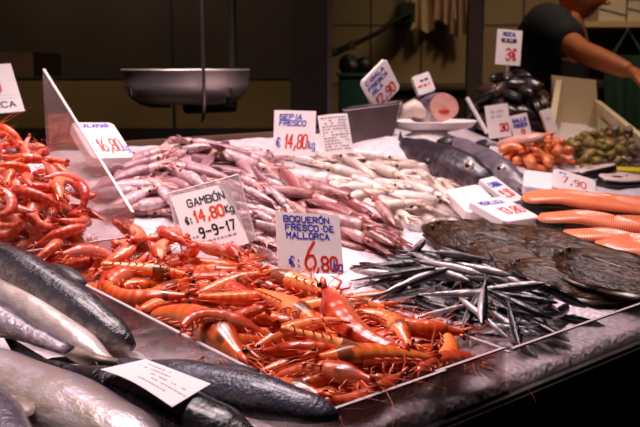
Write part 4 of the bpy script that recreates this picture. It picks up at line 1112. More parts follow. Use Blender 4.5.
for k in range(700):
    th = rr.uniform(-PI, PI) ; zf = rr.uniform(.02, .98)
    if math.sin(th) > .55: continue
    rad = RX * .86 * math.sqrt(max(.0025, 1 - (zf / 1.0) ** 2.6))
    p = Vector((mx + rad * math.cos(th), my + rad * math.sin(th), mz - .02 + RZ * zf))
    if any((p - q).length < .034 for q in placed): continue
    placed.append(p)
    nrm = Vector((math.cos(th) * (1 - zf * .8), math.sin(th) * (1 - zf * .8), .15 + zf * 1.0)).normalized()
    R = Vector((0, 0, 1)).rotation_difference(nrm).to_matrix() @ Matrix.Rotation(rr.uniform(0, 2 * PI), 3, 'Z') @ Matrix.Rotation(rr.gauss(0, .6), 3, 'X')
    mus.append(rr.choice(MU).make(Matrix.Translation(p + nrm * .006) @ R.to_4x4()))
rows_label(mus, 'black mussel', 'of the mussel heap', 'mussel', 'mussels heaped in a tall mound', 8)
# ------------------------------------------------------------------ cards among the far goods
d = my - RX - .06
card('price_card', 'white price card reading 3€ in red standing above the mussel heap', 'price card', (495, 64), (520, 66), (500, 29), my - .02, .02, .0, .003, 'paper', [
    ('T', 'blue_ink', 'ROCA', .25, .82, .10, .09, .03), ('T', 'dark_ink', 'MEJILLON', .2, .64, .10, .055, .03), ('T', 'red_ink', '3€', .42, .14, .32, .16, .05)], pick=True, block=False)
card('price_card', 'square white price card before the mussels, left of the blue lettered one', 'price card', (489, 139), (512, 136), (485, 106), d, .02, .0, .004, 'paper', [
    ('L', 'pale_ink', .2, .8, .75, .08, .8), ('L', 'pale_ink', .2, .7, .6, .08, .8), ('T', 'red_ink', '30', .55, .18, .22, .14, .05)], block=False)
card('price_card', 'white price card with blue lettering before the mussels, right of the square one', 'price card', (515, 143), (533, 139), (511, 116), d, .02, .0, .004, 'paper', [
    ('T', 'blue_ink', 'GALLO', .15, .72, .13, .11, .04), ('T', 'blue_ink', 'FRESCO', .15, .52, .13, .09, .04), ('T', 'red_ink', '8', .5, .12, .3, .16, .05)], block=False)
card('price_card', 'narrow white price card tilted in front of the cream crate', 'price card', (553, 146), (563, 143), (543, 110), d + .02, .03, .02, .008, 'foam', [('L', 'pale_ink', .2, .8, .7, .08, .8)], block=False)
# thin white stick leaning left of the cards
p = at(487, 133, d - .02); q = at(467, 98, d + .03)
solo('wooden_stick', MB().tube([p, q], [.006, .006], 8), MT['foam'], 'pale stick leaning between the hake and the mussels', 'stick')
# ------------------------------------------------------------------ cream crate
cd = at(600, 150, my + .02)
t = thing('foam_crate', 'cream foam crate with raised sides standing behind the clams', 'crate', hit(600, 150, .0))
def P5(u, v, y): return at(u, v, y)
def quadwall(nm, q, th):
    """solid from four outer corners, thickened away from the viewer's left"""
    n = (q[1] - q[0]).cross(q[3] - q[0]).normalized() * th
    kid(nm, MB().hexa([q[0], q[1], q[1] + n, q[0] + n, q[3], q[2], q[2] + n, q[3] + n]), MT['cream_foam'], t)
y0, y1 = my - .02, my + .34
bl, br = hit(548, 150, .004), hit(652, 176, .004)
fl_, fr_ = P5(556, 128, y1), P5(600, 134, y1)
zb = max(bl.z, br.z)
def up_(p, z): return Vector((p.x, p.y, z))
top_r0 = P5(656, 150, br.y); top_r1 = P5(594, 100, y1)
quadwall('side_wall', [br, up_(fr_, zb), top_r1, top_r0], .022)
quadwall('back_wall', [up_(fl_, zb), up_(fr_, zb), P5(596, 80, y1), P5(552, 75, y1)], -.022)
quadwall('side_wall', [bl, up_(fl_, zb), P5(556, 80, y1), P5(547, 132, bl.y)], .02)
kid('floor', MB().hexa([bl, br, up_(fr_, zb), up_(fl_, zb), bl + Vector((0, 0, .006)), br + Vector((0, 0, .006)), up_(fr_, zb + .006), up_(fl_, zb + .006)]), MT['cream_foam'], t)
# label stuck on the inner side wall
a_, b_ = (P5(594, 103, y1)), top_r0
def sw(k, z):    # k along the wall from far to near, z down from its top
    p = a_.lerp(b_, k); return p + Vector((-.004, -.001, -z))
kid('label', MB().add([sw(.10, .035), sw(.42, .035), sw(.42, .095), sw(.10, .095)], [(0, 1, 2, 3)]), plain('pale_green_label', srgb(186, 192, 150), .6), t, False, 'pale green paper label')
f = lambda p: p + Vector((-.002, -.0005, 0))
kid('label_mark', MB().add([f(sw(.32, .04)), f(sw(.40, .04)), f(sw(.40, .07)), f(sw(.32, .07))], [(0, 1, 2, 3)]), MT['red_ink'], t, False, 'red mark')
p0, p1 = hit(612, 173, .03), hit(655, 182, .03)
mb = MB().box((-.10, -.03, 0), (.10, .03, .008)); mb.lathe([(.001, .008), (.004, .0085), (.004, .008)], 8)
o = solo('yellow_tray', mb, plain('yellow_plastic', srgb(226, 206, 40), .35), 'flat yellow plastic tray behind the white fish steaks', 'tray', None, False, None)
o.location = hit(634, 172, .05); o.rotation_euler = (.08, .05, .12)
# ------------------------------------------------------------------ steel container, its diamond card, white tray of fish
dc = hit(372, 150, .03).y + .05
def frus(cu, cv, y, w0, w1, dep, h):
    c = at(cu, cv, y); return c
t = thing('steel_container', 'tapered steel container at the back of the pale squid', 'container', at(372, 152, dc))
bl, br, tl, tr = at(353, 152, dc), at(388, 152, dc), at(344, 110, dc), at(399, 103, dc)
bk = Vector((.02, .12, .0)); bb = Vector((.01, .09, 0))
def panel(nm, q, th=.002):
    n = (q[1] - q[0]).cross(q[3] - q[0]).normalized() * th
    kid(nm, MB().hexa([q[0], q[1], q[1] + n, q[0] + n, q[3], q[2], q[2] + n, q[3] + n]), MT['brushed'], t)
MT['brushed'] = plain('brushed_steel', srgb(120, 104, 108), .38, .75, nscale=20, namt=.15)
panel('front_wall', [bl, br, tr, tl]); panel('side_wall', [br, br + bb, tr + bk, tr]); panel('side_wall', [bl + bb, bl, tl, tl + bk]); panel('back_wall', [br + bb, bl + bb, tl + bk, tr + bk])
kid('bottom', MB().hexa([bl, br, br + bb, bl + bb] + [q + Vector((0, 0, .003)) for q in (bl, br, br + bb, bl + bb)]), MT['brushed'], t)
kid('rim', MB().tube([tl, tr, tr + bk, tl + bk, tl], .004, 8), MT['steel'], t, True)
kid('handle_clip', MB().tube([at(344, 112, dc - .004), at(343, 118, dc - .012), at(346, 122, dc - .012)], .0035, 6), MT['black'], t, True)
dd = dc + .05
card('price_card', 'diamond tilted white price card reading 12,90 stuck in the steel container', 'price card', (377, 113), (401, 88), (360, 84), dd, -.044, .05, .008, 'foam', [
    ('T', 'blue_ink', 'CIGALA', .10, .80, .10, .09, .03), ('T', 'blue_ink', 'FRESCA', .10, .62, .10, .09, .03), ('T', 'blue_ink', 'ISLA', .10, .46, .10, .09, .03), ('T', 'red_ink', '12,90', .14, .10, .26, .12, .045)], pick=False, block=False)
dt = dc + .14
t = thing('white_tray', 'shallow white oval tray raised behind the steel container', 'tray', at(432, 130, dt))
c = at(430, 124, dt)
kid('dish', MB().lathe([(.06, -.02), (.115, -.008), (.128, .006), (.132, .008), (.128, .010), (.11, -.002), (.02, -.006)], 36, c, (1.0, .7)), MT['foam'], t, True, angle=None)
kid('stand', MB().lathe([(.05, c.z * 0 - .1), (.045, -.06), (.05, -.018)], 24, c), MT['black'], t, True)
t = thing('fish_chunk', 'thick cut of pinkish fish with red centre standing on the white tray', 'fish', at(440, 119, dt))
R = []
c0 = at(444, 107, dt - .035)
for k in range(7):
    f = (.86, .97, 1, .96, .84, .62, .3)[k]; off = Vector((-.026, .014, -.006)) * (0, .1, .4, 1.1, 1.9, 2.7, 3.2)[k]
    R.append([c0 + off + Vector((.040 * f * math.cos(a) * (1 + .08 * math.cos(2 * a + 1)), 0, .041 * f * math.sin(a) * (1 + .06 * math.cos(3 * a)))) for a in [2 * PI * j / 20 for j in range(20)]])
kid('body', MB().loft(R), MT['hake_pale'], t, True)
kid('cut_face', MB().loft([[c0 + Vector((x.x - c0.x, 0, x.z - c0.z)) * f + Vector((.0006, -.0012, 0)) for x in R[0]] for f in (1.1, .6, .05)], cap=False), MT['pink_flesh'], t, True, 'pale pink cut face')
kid('red_centre', MB().ball(c0 + Vector((.0, -.002, -.012)), (.016, .003, .007), 10, 6), plain('red_flesh', srgb(190, 60, 44), .4), t, True, 'red middle')
card('price_block', 'small white price block standing on the pink cut of fish', 'price card', (419, 96), (436, 90), (412, 77), dt - .02, .01, .01, .02, 'foam', [
    ('L', 'dark_ink', .12, .8, .62, .10, .8), ('L', 'red_ink', .12, .8, .36, .10, .8)], pick=False, block=False)
t = thing('white_fish_piece', 'pale grey fish piece lying on the white tray left of the pink cut', 'fish', at(412, 120, dt))
pts = [at(u, v, dt - .01) for u, v in ((396, 118), (404, 112), (414, 108), (424, 112), (430, 117))]
kid('body', MB().tube(pts, [.006, .020, .026, .022, .008], 14), MT['paper_flesh'], t, True)
kid('skin', MB().tube([p + Vector((.012, .02, .005)) for p in pts], [.006, .022, .030, .026, .012], 14), MT['fish_mauve'], t, True)
mb = MB(); c = at(428, 146, dc + .10)
mb.ball((c.x, c.y, c.z), (.085, .06, .045), 20, 12)
solo('white_bag', mb, MT['foam'], 'rounded white bag of ice lying behind the dark hake', 'bag')
# ------------------------------------------------------------------ cut leaves / note at the lower left
t = thing('paper_note', 'white printed note lying on the black fish at the lower left', 'note', hit(152, 382, .085))
c4 = [hit(100, 369, .075), hit(146, 362, .075), hit(211, 392, .072), hit(172, 402, .080)]
NU, NV = 14, 8; g = []
for i in range(NU + 1):
    for j in range(NV + 1):
        a, b = i / NU, j / NV
        p = c4[0].lerp(c4[3], a).lerp(c4[1].lerp(c4[2], a), b)
        ix, iy = cell(np.array([p.x]), np.array([p.y]))
        g.append(p)
hz_ = [H[cell(np.array([p.x]), np.array([p.y]))][0] for p in g]
cf = np.linalg.lstsq(np.c_[np.ones(len(g)), [p.x for p in g], [p.y for p in g]], np.array(hz_), rcond=None)[0]
off = max(h - (cf[0] + cf[1] * p.x + cf[2] * p.y) for h, p in zip(hz_, g))
for k, p in enumerate(g):
    i, j = divmod(k, NV + 1)
    p.z = cf[0] + cf[1] * p.x + cf[2] * p.y + off * .8 + .003 + .004 * math.sin(i / NU * 3.6) * (1 - j / NV)
nv = NV + 1
fs = [(i * nv + j, (i + 1) * nv + j, (i + 1) * nv + j + 1, i * nv + j + 1) for i in range(NU) for j in range(NV)]
n_ = len(g); mb = MB().add(g + [p - Vector((0, 0, .0006)) for p in g], fs + [tuple(q + n_ for q in f[::-1]) for f in fs])
kid('sheet', mb, MT['paper'], t, True)
mb = MB()
def gp(a, b):
    x, y = a * NU, b * NV; i, j = min(NU - 1, int(x)), min(NV - 1, int(y)); fx, fy = x - i, y - j
    q = g[i * nv + j].lerp(g[(i + 1) * nv + j], fx).lerp(g[i * nv + j + 1].lerp(g[(i + 1) * nv + j + 1], fx), fy); return q + Vector((0, 0, .0006))
r5 = random.Random(8)
for row, (a0, a1, dens) in enumerate(((.12, .5, .8), (.12, .6, .7), (.4, .9, .8), (.5, .95, .9), (.3, .8, .6))):
    x = a0
    while x < a1:
        w = r5.uniform(.02, .06); b = .82 - .15 * row
        if r5.random() < dens: mb.add([gp(x, b), gp(x + w, b), gp(x + w, b + .035), gp(x, b + .035)], [(0, 1, 2, 3)])
        x += w + .015
kid('lettering', mb, MT['pale_ink'], t, False, 'small faint print')
# ------------------------------------------------------------------ room
def wbox(lo, hi): return MB().box(lo, hi)
fm = plain('floor_tiles', srgb(60, 52, 46), .5, nscale=6, namt=.3)
structure('floor', wbox((-4, -2, -.1), (6, 6.2, 0)), fm)
def tile_mat():
    m, nt, p, o = newmat('beige_wall_tiles')
    tc = nt.nodes.new('ShaderNodeTexCoord'); mp = nt.nodes.new('ShaderNodeMapping'); mp.inputs['Rotation'].default_value = (PI / 2, 0, 0)
    nt.links.new(tc.outputs['Object'], mp.inputs[0])
    b = nd(nt, 'TexBrick', Scale=1.0); b.offset = .0
    b.inputs['Color1'].default_value = col(srgb(150, 128, 96)); b.inputs['Color2'].default_value = col(srgb(140, 120, 90)); b.inputs['Mortar'].default_value = col(srgb(80, 64, 48))
    b.inputs['Brick Width'].default_value = .26; b.inputs['Row Height'].default_value = .30; b.inputs['Mortar Size'].default_value = .006
    nt.links.new(mp.outputs[0], b.inputs['Vector']); nt.links.new(b.outputs[0], p.inputs['Base Color']); p.inputs['Roughness'].default_value = .35
    return m
YB = 4.6
structure('wall_back', wbox((-4, YB, 0), (6, YB + .1, 3.2)), tile_mat())
structure('wall_left', wbox((-4.1, -2, 0), (-4, 6.2, 3.2)), plain('dark_wall', srgb(70, 60, 52), .6, nscale=3, namt=.2))
structure('wall_right', wbox((6, -2, 0), (6.1, 6.2, 3.2)), plain('dark_wall_right', srgb(70, 60, 52), .6, nscale=3, namt=.2))
structure('ceiling', wbox((-4, -2, 3.2), (6, 6.2, 3.3)), plain('dark_ceiling', srgb(40, 36, 34), .8, nscale=3, namt=.2))
structure('wall_rear', wbox((-4, -2.1, 0), (6, -2, 3.2)), plain('dark_wall_rear', srgb(60, 52, 46), .7, nscale=3, namt=.2))
YP = 3.3
wd = plain('dark_brown_panel', srgb(52, 44, 40), .4, nscale=3, namt=.25)
t = thing('partition', 'tall dark partition behind the squid with a dim olive band', 'partition', (at(140, 200, YP).x, YP + .06, 0))
xl, xr = at(-60, 100, YP).x, at(293, 100, YP).x
z1, z2 = at(0, 79, YP).z, at(0, 128, YP).z
kid('upper_panel', wbox((xl, YP, z1), (xr, YP + .12, 3.0)), wd, t)
kid('band', wbox((xl, YP + .004, z2), (xr, YP + .12, z1)), plain('olive_band', srgb(96, 78, 46), .5, nscale=4, namt=.12), t, False, 'dim olive brown band')
kid('lower_panel', wbox((xl, YP, 0), (xr, YP + .12, z2)), MT['black'], t)
for u in (172,): kid('joint', wbox((at(u, 50, YP).x - .004, YP - .004, 0), (at(u, 50, YP).x + .004, YP, 3.0)), MT['black'], t)
x0, x1 = at(290, 50, 3.0).x, at(331, 50, 3.0).x
t = thing('pillar', 'broad dark pillar between the scale and the tiled wall', 'pillar', ((x0 + x1) / 2, 3.08, 0))
kid('shaft', wbox((x0, 3.0, .0), (x1, 3.16, 3.0)), plain('dark_pillar', srgb(34, 28, 26), .45, nscale=3, namt=.2), t)
kid('base', wbox((x0 - .02, 2.98, 0), (x1 + .02, 3.18, .12)), MT['black'], t)
kid('corner_strip', wbox((x1 - .012, 2.994, .12), (x1 + .004, 3.0, 3.0)), MT['dull_steel'], t)
# wooden ledge at the left
yl = 2.75
t = thing('shelf', 'short brown wooden ledge at the upper left edge', 'shelf', at(5, 60, yl))
kid('board', wbox((at(-60, 60, yl).x, yl, at(0, 77, yl).z), (at(33, 60, yl).x, yl + .3, at(0, 52, yl).z)), plain('brown_wood', srgb(78, 56, 44), .5, nscale=12, namt=.3), t)
kid('bracket', wbox((at(-50, 60, yl).x, yl + .24, at(0, 77, yl).z - .2), (at(-40, 60, yl).x, yl + .3, at(0, 77, yl).z)), MT['black'], t)
# hanging scale
ysc = 2.55
c = at(187, 103, ysc); zr = at(187, 71, ysc).z; Rr = (at(250, 71, ysc).x - at(124, 71, ysc).x) / 2; hh = zr - c.z
t = thing('weighing_scale', 'round steel scale pan hanging before the dark partition', 'scale', (c.x, c.y, c.z - .02))
MT['pan'] = plain('polished_pan', (.74, .66, .66), .42, .85, nscale=0)
kid('pan', MB().lathe([(.02, -.004), (Rr * .62, 0), (Rr * .80, hh * .06), (Rr * .92, hh * .28), (Rr * .985, hh * .6), (Rr, hh), (Rr * 1.015, hh * 1.02), (Rr * 1.01, hh * 1.06), (Rr * .99, hh * 1.05), (Rr * .97, hh * .6), (Rr * .9, hh * .3), (Rr * .6, hh * .06), (.02, hh * .04)], 64, (c.x, c.y, c.z)), MT['pan'], t, True, angle=None)
for s in (-1, 1):
    P = [Vector((c.x + s * Rr * f, c.y - Rr * .35, c.z + hh * z)) for f, z in ((.2, -.05), (.5, -.04), (.68, .06), (.74, .3), (.76, .5))]
    P = [Vector((q.x, c.y - math.sqrt(max(0, (Rr * (1.0 if k > 2 else .9)) ** 2 - (q.x - c.x) ** 2)) - .004, q.z)) if k > 2 else q for k, q in enumerate(P)]
    kid('cradle_arm', MB().tube(P, .007, 8), MT['steel'], t, True)
xs = at(212, 60, ysc).x; yst = c.y - Rr * .95
kid('hanging_strap', MB().tube([(xs, yst - .02, 3.2), (xs, yst - .02, zr), (xs, yst - .024, c.z - .005), (xs - .005, yst - .012, c.z - .035), (xs - .012, yst - .01, c.z - .045)], [.005, .005, .0055, .005, .002], 8), MT['dull_steel'], t, True)
kid('column', MB().tube([(at(228, 60, ysc).x, c.y + Rr * .8, 3.2), (at(228, 60, ysc).x, c.y + Rr * .8, c.z - .02)], .012, 10), MT['black'], t, True)
kid('arm', MB().tube([(at(228, 60, ysc).x, c.y + Rr * .8, c.z - .02), (c.x, c.y, c.z - .012)], [.014, .02], 10), MT['black'], t, True)
# slim steel post and things hung behind
yp = 3.05
t = thing('steel_post', 'slim steel post rising behind the mussels', 'post', (at(474, 60, yp).x, yp, 0))
kid('shaft', wbox((at(468, 60, yp).x, yp, 0), (at(480, 60, yp).x, yp + .05, 3.2)), plain('post_paint', srgb(74, 62, 54), .4, .3), t)
kid('bright_edge', wbox((at(480, 60, yp).x, yp, 0), (at(483, 60, yp).x, yp + .05, 3.2)), MT['dull_steel'], t)
kid('foot', wbox((at(464, 60, yp).x, yp - .02, 0), (at(487, 60, yp).x, yp + .07, .02)), MT['dull_steel'], t)
ya = 4.3
t = thing('jointed_arm', 'dark jointed arm slanting across the beige tiles', 'arm', at(370, 40, ya))
kid('tube', MB().tube([at(322, 58, ya), at(352, 45, ya)], .016, 10), MT['black'], t, True)
kid('rod', MB().tube([at(350, 46, ya), at(378, 33, ya), at(395, 20, ya), at(412, 12, ya)], .012, 10), MT['black'], t, True)
kid('collar', MB().tube([at(349, 46.5, ya), at(354, 44, ya)], .021, 12), MT['dull_steel'], t, True)
kid('collar', MB().tube([at(333, 53, ya), at(337, 51, ya)], .021, 12), MT['dull_steel'], t, True)
kid('wall_plate', MB().box((at(402, 2, ya).x, ya + .02, at(402, 22, ya).z), (at(416, 2, ya).x, YB + .01, at(402, 2, ya).z)), MT['black'], t)
t = thing('plastic_bin', 'dark teal plastic bin standing below the slanting arm', 'bin', (at(358, 110, 3.9).x, 3.9, 0))
x0, x1 = at(340, 80, 3.8).x, at(374, 80, 3.8).x
kid('body', wbox((x0, 3.8, .2), (x1, 4.1, at(0, 76, 3.8).z)), plain('teal_plastic', srgb(30, 74, 72), .5), t)
kid('rim', wbox((x0 - .01, 3.79, at(0, 76, 3.8).z), (x1 + .01, 4.11, at(0, 73, 3.8).z)), plain('teal_rim', srgb(36, 84, 80), .5), t)
kid('stand', wbox((x0, 3.8, 0), (x1, 4.1, .2)), MT['black'], t)
mb = MB(); r6 = random.Random(4)
for k in range(9): mb.ball((r6.uniform(x0 + .03, x1 - .03), r6.uniform(3.86, 4.02), at(0, 70 - r6.uniform(0, 6), 3.9).z), (.04, .04, .03 + r6.uniform(0, .02)), 8, 6)
solo('black_bag', mb, MT['black'], 'crumpled black bag on top of the teal bin', 'bag')
ycab = 4.1
t = thing('back_cabinet', 'low dark cabinet against the tiled wall behind the white tray', 'cabinet', (at(430, 100, ycab).x, ycab + .2, 0))
kid('body', wbox((at(376, 90, ycab).x, ycab, .08), (at(640, 90, ycab).x, YB, at(0, 90, ycab).z)), plain('dark_cabinet', srgb(50, 40, 34), .5, nscale=4, namt=.2), t)
kid('worktop', wbox((at(374, 90, ycab).x, ycab - .03, at(0, 90, ycab).z), (at(642, 90, ycab).x, YB, at(0, 87, ycab).z)), plain('dark_worktop', srgb(58, 48, 42), .4), t)
kid('plinth', wbox((at(376, 90, ycab).x, ycab + .05, 0), (at(640, 90, ycab).x, YB, .08)), MT['black'], t)
# cloths on hooks
yc = 4.45
def cloth(u0, u1, v1, c_, lab, seed):
    r = random.Random(seed); n, mrow = 18, 10; t = thing('hanging_cloth', lab, 'cloth', at((u0 + u1) / 2, v1, yc), 'cloths hung on the tiled wall')
    f = []
    for j in range(mrow + 1):
        for i in range(n + 1):
            k = i / n; h = j / mrow; pinch = .45 + .55 * h ** .6
            u = (u0 + u1) / 2 + (u1 - u0) * (k - .5) * pinch; v = -30 + (v1 + 30) * h + 3 * h * math.sin(k * 9 + seed)
            p = at(u, v, yc); p.y += .022 * math.sin(k * 16 + seed) * (.4 + h) ; f.append(p)
    w = n + 1; q = [(j * w + i, (j + 1) * w + i, (j + 1) * w + i + 1, j * w + i + 1) for j in range(mrow) for i in range(n)]
    N_ = len(f)
    kid('cloth', MB().add(f + [p + Vector((0, .004, 0)) for p in f], q + [tuple(x + N_ for x in z[::-1]) for z in q]), c_, t, True, angle=None)
    kid('hook', MB().tube([at((u0 + u1) / 2, -32, YB), at((u0 + u1) / 2, -32, yc), at((u0 + u1) / 2, -38, yc - .01)], .006, 6), MT['dull_steel'], t, True)
cloth(404, 434, 30, plain('cream_cloth', srgb(190, 164, 128), .9), 'cream cloth hanging at the left of the row on the tiles', 1)
cloth(430, 456, 22, plain('pinkish_cloth', srgb(176, 140, 118), .9), 'pinkish cloth hanging in the middle of the row on the tiles', 2)
cloth(448, 470, 36, plain('tan_cloth', srgb(150, 122, 98), .9), 'tan cloth hanging close to the steel post', 3)
# wall shelf with white boxes at the upper right
ys = 4.3
t = thing('wall_shelf', 'beige wall shelf at the upper right behind the person', 'shelf', at(610, 24, ys))
x0, x1 = at(560, 20, ys).x, at(665, 20, ys).x
kid('board', wbox((x0, ys, at(0, 27, ys).z), (x1, YB, at(0, 21, ys).z)), plain('beige_shelf', srgb(190, 160, 126), .6), t)
for u in (575, 650): kid('bracket', wbox((at(u, 30, ys).x - .01, ys + .08, at(0, 40, ys).z), (at(u, 30, ys).x + .01, YB, at(0, 27, ys).z)), MT['dull_steel'], t)
for k, (u0, u1, v0, lab) in enumerate(((601, 628, -12, 'white box on the wall shelf beside the face'), (630, 658, -8, 'white box on the wall shelf at the right picture edge'))):
    z0 = at(0, 21, ys).z
    t = thing('storage_box', lab, 'box', (at((u0 + u1) / 2, 10, ys).x, ys + .15, z0), 'white boxes on the wall shelf')
    mt = plain('box_card', srgb(206, 190, 170), .7)
    kid('body', wbox((at(u0, 10, ys).x, ys + .03, z0 + .001), (at(u1, 10, ys).x, ys + .27, at(0, v0 + 7, ys).z)), mt, t)
    kid('lid', wbox((at(u0, 10, ys).x - .006, ys + .024, at(0, v0 + 7, ys).z), (at(u1, 10, ys).x + .006, ys + .276, at(0, v0, ys).z)), mt, t)
    kid('cord', MB().tube([(at(u0, 10, ys).x, ys + .026, at(0, 8, ys).z), (at(u1, 10, ys).x, ys + .026, at(0, 15, ys).z)], .003, 5), MT['dull_steel'], t)
t = thing('green_apron', 'dark green apron hanging at the right picture edge', 'apron', at(628, 100, 3.95))
f = []
for j in range(9):
    for i in range(15):
        k = i / 14; h = j / 8; p = at(604 + 46 * k, 55 + 85 * h, 3.95); p.y += .025 * math.sin(k * 14) * (.3 + h); f.append(p)
q = [(j * 15 + i, (j + 1) * 15 + i, (j + 1) * 15 + i + 1, j * 15 + i + 1) for j in range(8) for i in range(14)]
kid('cloth', MB().add(f + [p + Vector((0, .004, 0)) for p in f], q + [tuple(x + len(f) for x in z[::-1]) for z in q]), plain('green_cloth', srgb(24, 58, 44), .8), t, True, angle=None)
kid('strap', MB().tube([at(612, 56, 3.95), at(628, 30, 4.1), at(644, 56, 3.95)], .008, 6), plain('green_strap', srgb(24, 58, 44), .8), t, True)
kid('hook', MB().tube([at(628, 30, 4.1), at(628, 26, YB)], .006, 6), MT['dull_steel'], t, True)
# ------------------------------------------------------------------ the person behind the stall
def skinned(verts, edges, rad, root=0, sub=2):
    me = bpy.data.meshes.new('sk'); me.from_pydata([tuple(v) for v in verts], edges, []); me.update()
    o = bpy.data.objects.new('sk', me); C.objects.link(o)
    o.modifiers.new('Skin', 'SKIN'); sv = me.skin_vertices[0].data
    for k, r in enumerate(rad):
        sv[k].radius = r if hasattr(r, '__len__') else (r, r); sv[k].use_root = (k == root)
    sb = o.modifiers.new('Sub', 'SUBSURF'); sb.levels = sub; sb.render_levels = sub
    dg = bpy.context.evaluated_depsgraph_get(); ev = o.evaluated_get(dg)
    m2 = bpy.data.meshes.new_from_object(ev)
    vs = [tuple(v.co) for v in m2.vertices]; fs = [tuple(p.vertices) for p in m2.polygons]
    bpy.data.objects.remove(o); bpy.data.meshes.remove(me); bpy.data.meshes.remove(m2)
    return vs, fs
MT['skin'] = plain('skin', srgb(186, 112, 76), .45, nscale=25, namt=.1, sss=.1)
MT['shirt'] = plain('navy_cloth', srgb(22, 25, 38), .85, nscale=14, namt=.25, bmp=.004)
MT['trousers'] = plain('dark_trousers', srgb(24, 23, 26), .9, nscale=10, namt=.2)
MT['hair'] = plain('dark_hair', srgb(34, 26, 22), .7, nscale=90, namt=.5)
pelv = Vector((.90, 3.66, .98)); ch = Vector((.935, 3.62, 1.30)); nb_ = Vector((.985, 3.60, 1.50)); hd = at(581, -14, 3.57)
shr = at(549, 24, 3.45); elr = at(580, 51, 3.24); wrr = at(632, 72, 3.06)
shl = Vector((1.03, 3.78, 1.43)); ell = Vector((1.07, 3.76, 1.16)); wrl = Vector((1.10, 3.58, .98))
bv_, be, br_ = [], [], []
def bvx(p, r, par=None):
    bv_.append(Vector(p)); br_.append(r)
    if par is not None: be.append((par, len(bv_) - 1))
    return len(bv_) - 1
i0 = bvx(pelv, (.155, .115)); i1 = bvx(pelv.lerp(ch, .5), (.145, .11), i0); i2 = bvx(ch, (.165, .12), i1); i3 = bvx(ch.lerp(nb_, .65), (.11, .09), i2)
i4 = bvx(nb_ + Vector((.012, 0, .01)), .056, i3); i5 = bvx(nb_.lerp(hd, .6), .052, i4)
for sh, el, wr, hp in ((shr, elr, wrr, 1), (shl, ell, wrl, -1)):
    a = bvx(sh, .062, i3); a = bvx(sh.lerp(el, .5), .050, a); a = bvx(el, .042, a); a = bvx(el.lerp(wr, .35), .044, a); a = bvx(wr, .028, a)
for s in (-1, 1):
    hp = pelv + Vector((.02, s * .09, -.06)); a = bvx(hp, .09, i0); a = bvx(hp + Vector((.03, s * .02, -.40)), .062, a); a = bvx(hp + Vector((.01, s * .03, -.80)), .042, a); bvx(hp + Vector((.12, s * .03, -.875)), .034, a)
pv, pf_ = skinned(bv_, be, br_, 0, 2)
body = MB().add(pv, pf_)
def hand(wr, el, side, toward):
    f = (wr - el).normalized(); f = (f + Vector(toward) * .5).normalized(); w = f.cross(Vector((0, 0, 1))).normalized() * side; u = w.cross(f) * side
    pc = wr + f * .045
    vs, fs = skinned([wr - f * .02, wr + f * .02, pc, wr + f * .085], [(0, 1), (1, 2), (2, 3)], [(.026, .026), (.03, .02), (.040, .016), (.038, .013)], 0, 2)
    body.add(vs, fs)
    for k, (off, ln) in enumerate(((-.030, .062), (-.010, .072), (.010, .068), (.029, .054))):
        q = wr + f * .075 + w * off
        P = [q, q + f * .022, q + f * (.022 + ln * .5) - Vector((0, 0, .010)), q + f * (.022 + ln * .85) - Vector((0, 0, .030)), q + f * (.022 + ln * .92) - Vector((0, 0, .046))]
        body.tube(P, [.0085, .0092, .0085, .0078, .004], 8)
    q = wr + f * .03 - w * .030
    body.tube([q, q - w * .022 + f * .018, q - w * .032 + f * .045 - Vector((0, 0, .012)), q - w * .028 + f * .062 - Vector((0, 0, .022))], [.012, .0115, .010, .005], 8)
hand(wrr, elr, -1, (.3, 0, -.2)); hand(wrl, ell, 1, (.2, -.2, -.2))
# head in profile, turned to the right of the picture and down
fx = Vector((.86, -.18, -.42)).normalized(); side = fx.cross(Vector((0, 0, 1))).normalized(); upv = side.cross(fx)
def HP(x, y, z): return hd + fx * x + side * y + upv * z
rings = []; nr = 22; ns = 24
for i in range(nr):
    ph = PI * (i + .35) / (nr - .3); z = .118 * math.cos(ph); rr_ = math.sin(ph)
    row = []
    for k in range(ns):
        an = 2 * PI * k / ns; c, s = math.cos(an), math.sin(an)
        low = max(0, -z / .118)
        x = .098 * rr_ * c * (1 - .02 * low) + (.018 * low if c > 0 else .022 * low); y = .076 * rr_ * s * (1 - .22 * low)
        fr = max(0, c) ** 6
        x += fr * (.026 * math.exp(-((z + .012) / .017) ** 2) * (abs(s) < .3) + .009 * math.exp(-((z - .028) / .012) ** 2) - .008 * math.exp(-((z - .012) / .010) ** 2)
                   + .009 * math.exp(-((z + .050) / .008) ** 2) - .004 * math.exp(-((z + .060) / .005) ** 2) + .008 * math.exp(-((z + .068) / .008) ** 2) + .012 * math.exp(-((z + .098) / .016) ** 2))
        row.append(HP(x, y, z))
    rings.append(row)
body.loft(rings)
for s in (-1, 1):
    body.ball(HP(-.012, s * .078, -.008), (.018, .010, .030), 10, 7)
    body.tube([HP(.112, s * .003, .0), HP(.124, s * .006, -.014), HP(.113, s * .016, -.022)], [.008, .011, .007], 8)
t = thing('person', 'person in a navy short sleeved shirt behind the stall reaching an arm to the right', 'person', (pelv.x, pelv.y, 0))
kid('body', body, MT['skin'], t, True, angle=None)
hb = MB()
rings = []
for i in range(12):
    ph = PI * (i + .3) / 21; row = []
    for k in range(ns):
        an = 2 * PI * k / ns; c, s = math.cos(an), math.sin(an)
        cut = .055 - .085 * sstep((.35 - c) / .9)
        z = max(.126 * math.cos(ph), cut - .03 * (i > 9)); q = math.sqrt(max(0.0004, 1 - (min(z, .1255) / .127) ** 2)) if z > 0 else 1.0
        row.append(HP(.107 * q * c - .003, .084 * q * s, z))
    rings.append(row)
hb.loft(rings)
kid('hair', hb, MT['hair'], t, True, angle=None)
